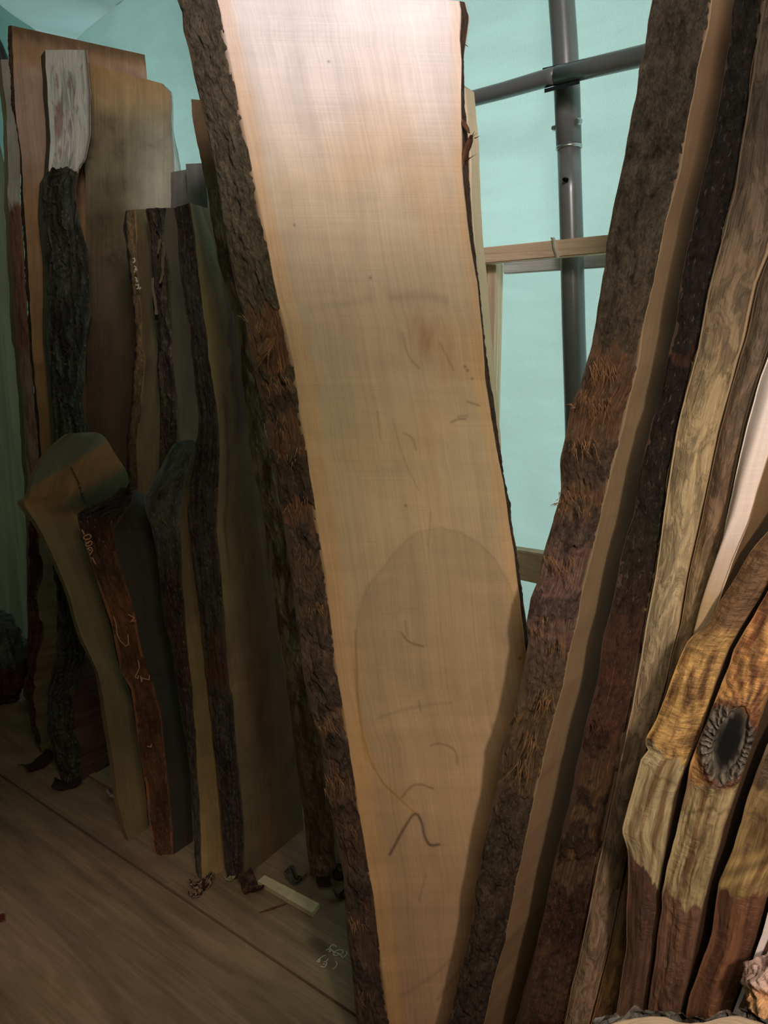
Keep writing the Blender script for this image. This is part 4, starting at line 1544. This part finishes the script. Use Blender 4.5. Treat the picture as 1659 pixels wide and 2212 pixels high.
g = zz([[(220, 530), (245, 575), (270, 620)],
        [(262, 650), (255, 690), (300, 708), (360, 695), (388, 660), (375, 625), (330, 618), (262, 650)],
        [(288, 762), (330, 778), (340, 745), (330, 770), (375, 735), (405, 750), (398, 790), (365, 818), (300, 825), (290, 790)],
        [(318, 885), (355, 850), (400, 858), (415, 900), (392, 950), (362, 978)], [(345, 905), (385, 893)],
        [(385, 1035), (420, 1045), (440, 1100), (470, 1155)]], 150, 1080, 8.295)
g += zz([[(1085, 360), (1108, 430), (1120, 530), (1150, 595), (1200, 645), (1228, 630), (1222, 530)], [(1225, 340), (1285, 375), (1250, 410), (1300, 400)],
         [(1320, 780), (1332, 850), (1310, 905), (1290, 940), (1318, 955), (1322, 925)], [(1345, 930), (1352, 990), (1360, 950), (1425, 968), (1428, 920)],
         [(1405, 1600), (1440, 1610), (1450, 1580)]], 0, 1250, 4.424)
strokes('chalk_writing', g, on_v, 0.0032, MAT['crayon'], Vb['root'])
g = zz([[(300, 820), (322, 815), (330, 850), (305, 880)], [(320, 920), (345, 940), (330, 980), (350, 985), (355, 960)],
        [(318, 995), (330, 1010)], [(325, 1075), (350, 1085), (345, 1130), (365, 1140), (355, 1110)],
        [(335, 1180), (360, 1190), (380, 1170), (375, 1225), (350, 1240)], [(385, 1240), (405, 1215), (410, 1235)]], 240, 430, 6.38)
strokes('chalk_writing', g, lambda x, y: (on_plane(x, y, 2.095, 0.07, 0), Vector((0, -1, 0))), 0.0035, MAT['chalk'], q1['root'])

# ---- W: pointed crotch piece with grey weathered face
wL0 = [(405, 950), (385, 955), (371, 962), (345, 1015), (322, 1055), (311, 1077), (316, 1105), (330, 1145), (341, 1213), (348, 1314), (368, 1398), (381, 1483), (402, 1601), (419, 1770), (424, 1880)]
wC = [(414, 951), (418, 962), (412, 990), (405, 1017), (398, 1050), (390, 1111), (392, 1213), (398, 1314), (410, 1449), (415, 1466), (425, 1635), (432, 1736), (437, 1899)]
wR = [(424, 955), (430, 985), (420, 1020), (412, 1044), (410, 1111), (420, 1213), (432, 1314), (446, 1449), (464, 1601), (474, 1702), (484, 1820), (485, 1880)]


def wcol(px, py, u, v):
    c = interp(WT, py)
    k = 1 + 0.35 * fb(px * 0.04, py * 0.02, 6, 4)
    return tuple(max(0, a * k) for a in c)


WT = [(y, lin(c)) for y, c in [(950, (76, 84, 74)), (1060, (92, 90, 78)), (1150, (96, 88, 74)), (1200, (84, 74, 60)), (1260, (70, 50, 38)), (1500, (78, 56, 42)), (1700, (90, 82, 70)), (1900, (80, 70, 56))]]
wL0, wC, wR = chaikin(wL0), chaikin(wC), chaikin(wR)
board('crotch_slab', 'pointed grey weathered piece narrowing to a barky strip, just right of the orange bark board', [(None, wL0), (None, wC), (None, wR)], kz=0.05, kx=0,
      body_mat='wood_old', body_col=grad((950, (60, 62, 50)), (1080, (88, 68, 44)), (1900, (140, 116, 74))), edge_col=wcol, n=240, face_n=16, wob=0.0012,
      parts=[dict(side=0, name='bark', mat='bark_lichen', col=wcol, amp=0.006, thick=0.003, nu=26, dens=420, fx=24, fz=12)])

# ---- Y1, Y2 gnarled boards at the far lower left
y1L = [(60, 1126), (61, 1190), (61, 1240), (60, 1314), (60, 1380), (56, 1440), (50, 1500), (62, 1530), (76, 1600), (88, 1625)]
y1C = [(84, 1126), (88, 1190), (90, 1240), (88, 1314), (92, 1380), (78, 1440), (72, 1480), (74, 1530), (86, 1600), (94, 1626)]
y1R = [(110, 1126), (120, 1190), (124, 1260), (122, 1350), (124, 1410), (112, 1445), (106, 1500), (112, 1560), (124, 1600), (128, 1606)]
board('gnarled_board', 'gnarled board with dark red bark and a tan sawn strip, at the lower left edge', [(None, y1L), (None, y1C), (None, y1R)], kz=0.05, kx=0,
      body_mat='wood_old', body_col=const((92, 72, 46)), edge_col=const((66, 42, 34)), n=180, face_n=12, wob=0.005,
      parts=[dict(side=0, name='bark', mat='bark_deep', col=noisecol((86, 48, 34), (48, 34, 28), 20, 9, 1), amp=0.012, thick=0.004, nu=18, dens=360, fx=30, fz=9)])
y2L = [(112, 1200), (122, 1260), (126, 1340), (124, 1410), (114, 1445), (102, 1500), (104, 1560), (110, 1620), (132, 1682)]
y2C = [(150, 1200), (160, 1260), (176, 1340), (186, 1410), (176, 1445), (160, 1500), (160, 1560), (172, 1620), (178, 1684)]
y2R = [(190, 1200), (210, 1300), (222, 1400), (228, 1500), (234, 1560), (240, 1620), (242, 1650)]
y2c = noisecol((84, 84, 64), (58, 46, 34), 12, 7, 3)
board('gnarled_board', 'knobbly greenish-grey barked board resting on dark bark litter, behind the smooth crotch slab', [(None, y2L), (None, y2C), (None, y2R)], kz=0.05, kx=0,
      body_mat='wood_old', body_col=const((66, 38, 28)), edge_col=const((60, 50, 38)), n=180, face_n=12, wob=0.005,
      parts=[dict(side=0, name='bark', mat='bark_lichen', col=y2c, amp=0.02, thick=0.008, nu=34, dens=360, fx=16, fz=8, round_=0.012,
                  bumps=((150, 1460, 26, 0.012), (140, 1560, 34, 0.014), (165, 1640, 20, 0.012)))])

# ------------------------------------------------------------------ loose pieces
def lump(name, label, cat, px, py, D, sx, sy, sz, colf, mat='bark', rough=0.25, seed=0, z=None, group=None, fine=0.35):
    """gnarled chunk: displaced ball cut flat where it meets the ground"""
    c = on_plane(px, py, D) if z is None else z
    bm = bmesh.new()
    bmesh.ops.create_icosphere(bm, subdivisions=6, radius=1)
    V, UV, B = [], [], []
    for v in bm.verts:
        n_ = v.co.normalized()
        r = 1 + rough * fb(n_.x * 1.6 + seed, n_.y * 1.6, n_.z * 1.6, 3) + rough * fine * fb(n_.x * 7, n_.y * 7 + seed, n_.z * 7, 4)
        p = Vector((n_.x * sx * r, n_.y * sy * r, n_.z * sz * r)) + c
        if p.z < 0.002:
            p.z = 0.002 + 0.0005 * n_.x
        V.append(p)
        UV.append((math.atan2(n_.y, n_.x) * sx + seed, p.z + seed))
        qx, qy = proj(p)
        B.append(colf(qx, qy, n_.x, n_.z))
    Fc = [[v.index for v in f.verts] for f in bm.faces]
    bm.free()
    o = mesh_obj(name, V, Fc, [MAT[mat]], None, UV, B, [0.0] * len(V), origin=Vector((c.x, c.y, max(0.0, c.z - sz))))
    return tag(o, label, cat, group)


def zcol(px, py, u, v):
    t = sm(-0.15, 0.15, v + 0.3 * fb(u * 3, v * 3, 1, 3))
    return tuple(a + (b - a) * t for a, b in zip(lin((84, 50, 36)), lin((92, 98, 84))))


zc = on_floor(10, 1540)
lump('gnarled_stump', 'gnarled lichen-grey stump chunk with red-brown underside, at the far left edge', 'stump', 0, 0, 0, 0.15, 0.10, 0.22, zcol, 'bark_lichen', 0.22, 4.2,
     z=Vector((zc.x - 0.10, zc.y + 0.1, 0.17)))

# log end in the foreground, lower right
fc = on_floor(1480, 2212)
EDGE = [(1262, 2262), (1285, 2225), (1308, 2207), (1330, 2199), (1360, 2193), (1400, 2191), (1432, 2193), (1462, 2203), (1492, 2208), (1520, 2206), (1560, 2193),
        (1585, 2187), (1610, 2189), (1640, 2200), (1675, 2216), (1710, 2250)]
LZ = 0.66                                        # height of the sawn top


def lift(px, py, z):
    d = ray(px, py)
    return Vector((0, 0, CAM_H)) + d * ((z - CAM_H) / d.z)


ring = []
for k in range(121):
    t = k / 120 * (len(EDGE) - 1)
    i = min(int(t), len(EDGE) - 2)
    a, b = EDGE[i], EDGE[i + 1]
    ring.append(lift(a[0] + (b[0] - a[0]) * (t - i), a[1] + (b[1] - a[1]) * (t - i), LZ))
cen = (ring[0] + ring[-1]) / 2
rx = (ring[0] - ring[-1]).length / 2
near = []
axd = (ring[0] - ring[-1]).normalized()
ayd = Vector((axd.y, -axd.x, 0))
if ayd.y > 0:
    ayd = -ayd
for k in range(1, 80):
    a = math.pi * k / 80
    near.append(cen - axd * math.cos(a) * rx * (1 + 0.05 * fb(k * 0.1, 1, 1, 2)) + ayd * math.sin(a) * 0.17 * (1 + 0.06 * fb(k * 0.12, 4, 1, 2)))
loop = ring + near
root = thing('log_stump', 'upright log section with pale sawn top and grey bark rim in the lower right foreground', 'log', (cen.x, cen.y, 0))
V, UV, B, Fc = [cen + Vector((0, 0, 0.0))], [(0, 0)], [lin((206, 178, 150))], []
nr = 26
L_ = len(loop)
for r_ in range(1, nr + 1):
    f = r_ / nr
    for k in range(L_):
        p = cen.lerp(loop[k], f)
        p = p + Vector((0, 0, 0.003 * fb(p.x * 20, p.y * 20, 1, 3) - 0.006 * sm(0.93, 1, f)))
        V.append(p)
        UV.append((f * 0.2, k / L_ * 0.8))
        B.append(tuple(q * (0.86 + 0.12 * math.sin(f * 60)) for q in lin((212, 182, 152))))
for k in range(L_):
    Fc.append((0, 1 + k, 1 + (k + 1) % L_))
for r_ in range(nr - 1):
    for k in range(L_):
        a = 1 + r_ * L_
        Fc.append((a + k, a + L_ + k, a + L_ + (k + 1) % L_, a + (k + 1) % L_))
s0 = len(V)
for j in range(41):
    for k in range(L_):
        p = loop[k].copy()
        p.z = LZ - 0.006 - (LZ - 0.006) * j / 40
        V.append(p)
        UV.append((k / L_ * 0.8, p.z))
        B.append(lin((120, 96, 70)))
for j in range(40):
    for k in range(L_):
        a = s0 + j * L_
        Fc.append((a + k, a + L_ + k, a + L_ + (k + 1) % L_, a + (k + 1) % L_))
mesh_obj('sawn_wood', V, Fc, [MAT['wood']], root, UV, B)
V, UV, B, Fc = [], [], [], []
nz = 150
for j in range(nz + 1):
    for k in range(L_):
        d = (loop[k] - cen)
        d.z = 0
        d.normalize()
        f = j / nz
        z = LZ * (1 - f)
        bump_ = 0.014 + 0.012 * fb(k * 0.16, z * 10, 3, 5)
        # where bark stands proud of the cut
        pz = z + (0.008 * max(0, 0.6 + 1.6 * fb(k * 0.13, 8, 8, 3)) if j < 6 else 0)
        thick = bump_ * (sm(0, 3, j) * 0.9 + 0.1)
        p = Vector((loop[k].x, loop[k].y, pz)) + d * thick
        V.append(p)
        UV.append((k / L_ * 0.8, z))
        w = sm(-0.1, 0.2, fb(k * 0.09, z * 5, 12, 3))
        B.append(tuple(a + (b - a) * w for a, b in zip(lin((196, 188, 176)), lin((112, 98, 82)))))
for j in range(nz):
    for k in range(L_):
        a = j * L_
        Fc.append((a + k, a + L_ + k, a + L_ + (k + 1) % L_, a + (k + 1) % L_))
mesh_obj('bark', V, Fc, [MAT['bark_lichen']], root, UV, B, [0.0] * len(V))

# pink knobbly burl lump
MAT['burl'] = mat_smooth('burl_wood', 1.2, 3.0, 0.72, 0.42, 0.5)


def pcol(px, py, u, v):
    t = sm(2128, 2150, py + 16 * fb(px * 0.03, py * 0.03, 1, 2))
    return tuple(a + (b - a) * t for a, b in zip(lin((214, 176, 164)), lin((226, 170, 120))))


pc = on_plane(1692, 2146, 0.81)
lump('burl_lump', 'knobbly pinkish burl lump beside the bright board edge at the lower right corner', 'burl', 0, 0, 0, 0.045, 0.042, 0.045, pcol, 'burl', 0.28, 1.3, z=pc, fine=0.15)

# ---- floor litter
MAT['stick'] = mat_wood('pale_stick_wood', 0.15, 0.15, 0.02, 0.7)


def stick(name, label, quad, h, cat='offcut', col=(176, 160, 124), group=None):
    """quad on the floor: start-left, start-right, end-right, end-left pixels of the top face"""
    top = [lift(x, y, h) for x, y in quad]
    n = 30
    V, UV, B, Fc = [], [], [], []
    for i in range(n + 1):
        f = i / n
        a, b = top[0].lerp(top[3], f), top[1].lerp(top[2], f)
        w = Vector((0, 0, 0.0012 * fb(f * 9, 1, 1, 2)))
        for p in (a + w, b + w, Vector((b.x, b.y, 0.001)), Vector((a.x, a.y, 0.001))):
            V.append(p)
            UV.append(((p - a).length, f * 0.3))
            B.append(lin(col))
    for i in range(n):
        for s in range(4):
            Fc.append((i * 4 + s, i * 4 + 4 + s, i * 4 + 4 + (s + 1) % 4, i * 4 + (s + 1) % 4))
    Fc += [(0, 1, 2, 3), (n * 4 + 3, n * 4 + 2, n * 4 + 1, n * 4)]
    o = mesh_obj(name, V, Fc, [MAT['stick']], None, UV, B, smooth=False, origin=Vector((top[0].x, top[0].y, 0)))
    return tag(o, label, cat, group)


stick('wood_sticker', 'pale square wooden stick lying on the floor below the broad brown slab', [(572, 1890), (556, 1903), (674, 1972), (690, 1952)], 0.014)
stick('wood_sticker', 'short dull stick on the floor partly under the smooth crotch slab', [(205, 1668), (192, 1674), (246, 1706), (256, 1696)], 0.010, col=(120, 100, 66))


def scrap(name, label, px, py, r, h, seed, c1, c2, cat='bark scrap', z=0.0, curl=1.0, group=None):
    c = lift(px, py, z)
    n, m_ = 26, 14
    V, UV, B, Fc = [], [], [], []
    for i in range(n + 1):
        for j in range(m_ + 1):
            a = -1 + 2 * i / n
            b = -1 + 2 * j / m_
            rag = 1 + 0.2 * fb(a * 1.6 + seed, b * 1.6, seed, 3)
            x = a * r * rag
            y = b * r * 0.6 * rag
            zz_ = 0.003 + h * (abs(a) ** 1.6 * curl + 0.5 * (0.5 + 0.8 * fb(a * 1.3 + seed, b * 1.3, 4, 2)))
            an = seed * 1.7
            V.append(c + Vector((x * math.cos(an) - y * math.sin(an), x * math.sin(an) + y * math.cos(an), max(0.0015, zz_))))
            UV.append((a * r, b * r + seed))
            t = sm(-0.1, 0.25, fb(a * 2.5, b * 2.5 + seed, 9, 3))
            B.append(tuple(p + (q - p) * t for p, q in zip(lin(c1), lin(c2))))
    w = m_ + 1
    for i in range(n):
        for j in range(m_):
            k = i * w + j
            Fc.append((k, k + w, k + w + 1, k + 1))
    o = mesh_obj(name, V, Fc, [MAT['bark']], None, UV, B, [0.6] * len(V), origin=Vector((c.x, c.y, 0)))
    s = o.modifiers.new('s', 'SOLIDIFY')
    s.thickness = 0.002
    return tag(o, label, cat, group)


dk, md, pl = (52, 34, 24), (96, 66, 44), (176, 140, 110)
scrap('bark_scrap', 'curled bark scrap with a pinkish inside at the foot of the pointed grey piece', 436, 1918, 0.028, 0.022, 0.3, dk, pl)
scrap('bark_scrap', 'small dark bark flake with a pale rim on the plywood joint', 424, 1938, 0.016, 0.014, 2.3, dk, pl)
scrap('bark_scrap', 'pale greenish chip on the floor between two board feet', 497, 1903, 0.013, 0.012, 4.1, (168, 168, 120), (120, 112, 80))
scrap('bark_scrap', 'round dark bark curl beside the start of the pale stick', 544, 1926, 0.034, 0.028, 1.3, dk, md)
scrap('bark_scrap', 'bark curl with a grey-green side on the floor beyond the pale stick', 642, 1908, 0.027, 0.026, 5.2, (100, 100, 76), dk)
scrap('bark_scrap', 'thin dark bark strip at the foot of the large slab', 734, 1905, 0.026, 0.03, 1.0, dk, md)
scrap('bark_scrap', 'torn bark scrap with a tan tip leaning at the large slab lower down', 738, 1942, 0.02, 0.022, 3.9, dk, md)
scrap('bark_scrap', 'flat reddish bark flake lying by the foot of the patchy bark slab', 700, 1903, 0.03, 0.006, 6.6, (70, 44, 32), dk)
scrap('wood_chip', 'white paint-like chip beside the foot of the smooth crotch slab', 245, 1725, 0.016, 0.022, 2.0, (190, 190, 184), (150, 148, 140), 'chip')
scrap('bark_scrap', 'heap of dark red bark litter at the foot of the greenish barked board', 84, 1655, 0.05, 0.02, 8.0, (64, 34, 26), dk)
scrap('bark_scrap', 'crumbly dark bark litter under the knobbly board, next to the short stick', 146, 1700, 0.04, 0.016, 9.4, dk, (60, 40, 28))
scrap('red_scrap', 'tiny red scrap on the floor at the left edge', 3, 1987, 0.012, 0.004, 3.0, (120, 44, 36), (90, 36, 30), 'scrap')
V, Fc = tube_mesh([lift(x, y, 0.004) for x, y in ((560, 1971), (575, 1967), (595, 1960), (612, 1954), (620, 1952))], [0.0012, 0.0022, 0.0024, 0.002, 0.001], 8)
tag(mesh_obj('twig', V, Fc, [MAT['fibre_dark']], None, origin=lift(560, 1971, 0)), 'thin dark twig lying on the floor in front of the pale stick', 'twig')

g = zz([[(910, 770), (830, 708), (750, 765), (745, 815), (800, 870), (840, 905), (920, 865), (1000, 850), (1080, 860), (1070, 920), (1010, 965), (900, 920), (830, 925), (835, 980), (900, 1000),
         (990, 960), (1060, 1050), (1120, 1020), (1180, 950), (1165, 880)],
        [(640, 865), (700, 820), (760, 890), (700, 900)], [(632, 985), (560, 1015), (490, 1070), (400, 1150), (470, 1165), (485, 1090)],
        [(700, 1075), (650, 1140), (575, 1170), (640, 1150), (665, 1195), (640, 1260), (590, 1290), (500, 1270)], [(560, 1215), (640, 1215)],
        [(890, 1140), (925, 1180), (912, 1250), (870, 1310), (805, 1345)]], 650, 1980, 11.85)
strokes('chalk_scribble', g, lambda x, y: (lift(x, y, 0.0012), Vector((0, 0, 1))), 0.0026, MAT['chalk'], fl)

# ------------------------------------------------------------------ light
def area(name, loc, target, size, energy, col=(1, 1, 1), sy=None, spread=None):
    l = bpy.data.lights.new(name, 'AREA')
    l.energy = energy
    l.color = col
    l.size = size
    if sy:
        l.shape = 'RECTANGLE'
        l.size_y = sy
    if spread:
        l.spread = math.radians(spread)
    o = bpy.data.objects.new(name, l)
    COL.objects.link(o)
    o.location = loc
    d = Vector(target) - Vector(loc)
    o.rotation_euler = d.to_track_quat('-Z', 'Y').to_euler()
    return o


def spot(name, loc, target, energy, angle, blend=0.8, r=0.08, col=(1, 1, 1)):
    l = bpy.data.lights.new(name, 'SPOT')
    l.energy = energy
    l.color = col
    l.spot_size = math.radians(angle)
    l.spot_blend = blend
    l.shadow_soft_size = r
    o = bpy.data.objects.new(name, l)
    COL.objects.link(o)
    o.location = loc
    d = Vector(target) - Vector(loc)
    o.rotation_euler = d.to_track_quat('-Z', 'Y').to_euler()
    return o


# daylight falling on the outside of the sheeting
area('outside_daylight_back', (2.1, 3.6, 2.0), (0.2, 2.3, 1.3), 3.2, 108, (1.0, 0.96, 0.96), 2.6)
area('outside_daylight_far', (-1.0, 6.2, 3.4), (-1.1, 3.9, 2.2), 3.0, 130, (0.96, 0.96, 1.0), 2.0)
# daylight from the opening, high behind and right of the viewer, plus added upper-left and floor spots
spot('opening_light', (0.15, 0.1, 2.5), (-0.03, 1.62, 1.98), 92, 40, 1.0, 0.18, (1.0, 0.87, 0.95))
area('opening_fill', (0.22, -0.1, 2.45), (0.15, 1.35, 1.35), 0.6, 10.8, (1.0, 0.90, 0.76))
spot('upper_left_light', (-0.4, 0.5, 2.55), (-1.05, 2.4, 2.25), 30, 46, 1.0, 0.15, (1.0, 0.86, 0.80))  # added spot, brightens the tops of the upper-left boards
spot('low_right_light', (0.42, -0.15, 1.75), (0.68, 0.96, 0.95), 50, 80, 1.0, 0.05, (1.0, 0.86, 0.74))
spot('floor_patch_light', (-0.45, -0.1, 1.7), (-0.74, 1.32, 0.0), 78, 34, 1.0, 0.1, (1.0, 0.74, 0.70))  # added spot that makes the pinkish patch on the floor

W = bpy.data.worlds.new('world')
SC.world = W
W.use_nodes = True
W.node_tree.nodes['Background'].inputs[0].default_value = (0.72, 0.58, 0.38, 1)
W.node_tree.nodes['Background'].inputs[1].default_value = 0.075

for o in SC.objects:
    if o.parent is None and o.get('label') and not o.get('group'):
        nm = o.name.split('.')[0]
        x = o.location.x
        if nm == 'bark_scrap':
            o['group'] = 'bark scraps on the floor'
        elif nm in ('burl_slab', 'thin_board') or (nm == 'live_edge_slab' and x > 0.25):
            o['group'] = 'slabs leaning in the right-hand row'
        elif o.get('category') in ('slab', 'board') and x < -0.2:
            o['group'] = 'slabs and boards standing in the left-hand stack'

cy = SC.cycles
cy.max_bounces = 5
cy.diffuse_bounces = 3
cy.glossy_bounces = 2
cy.transmission_bounces = 3
cy.caustics_reflective = False
cy.caustics_refractive = False
cy.use_adaptive_sampling = True
cy.adaptive_threshold = 0.03
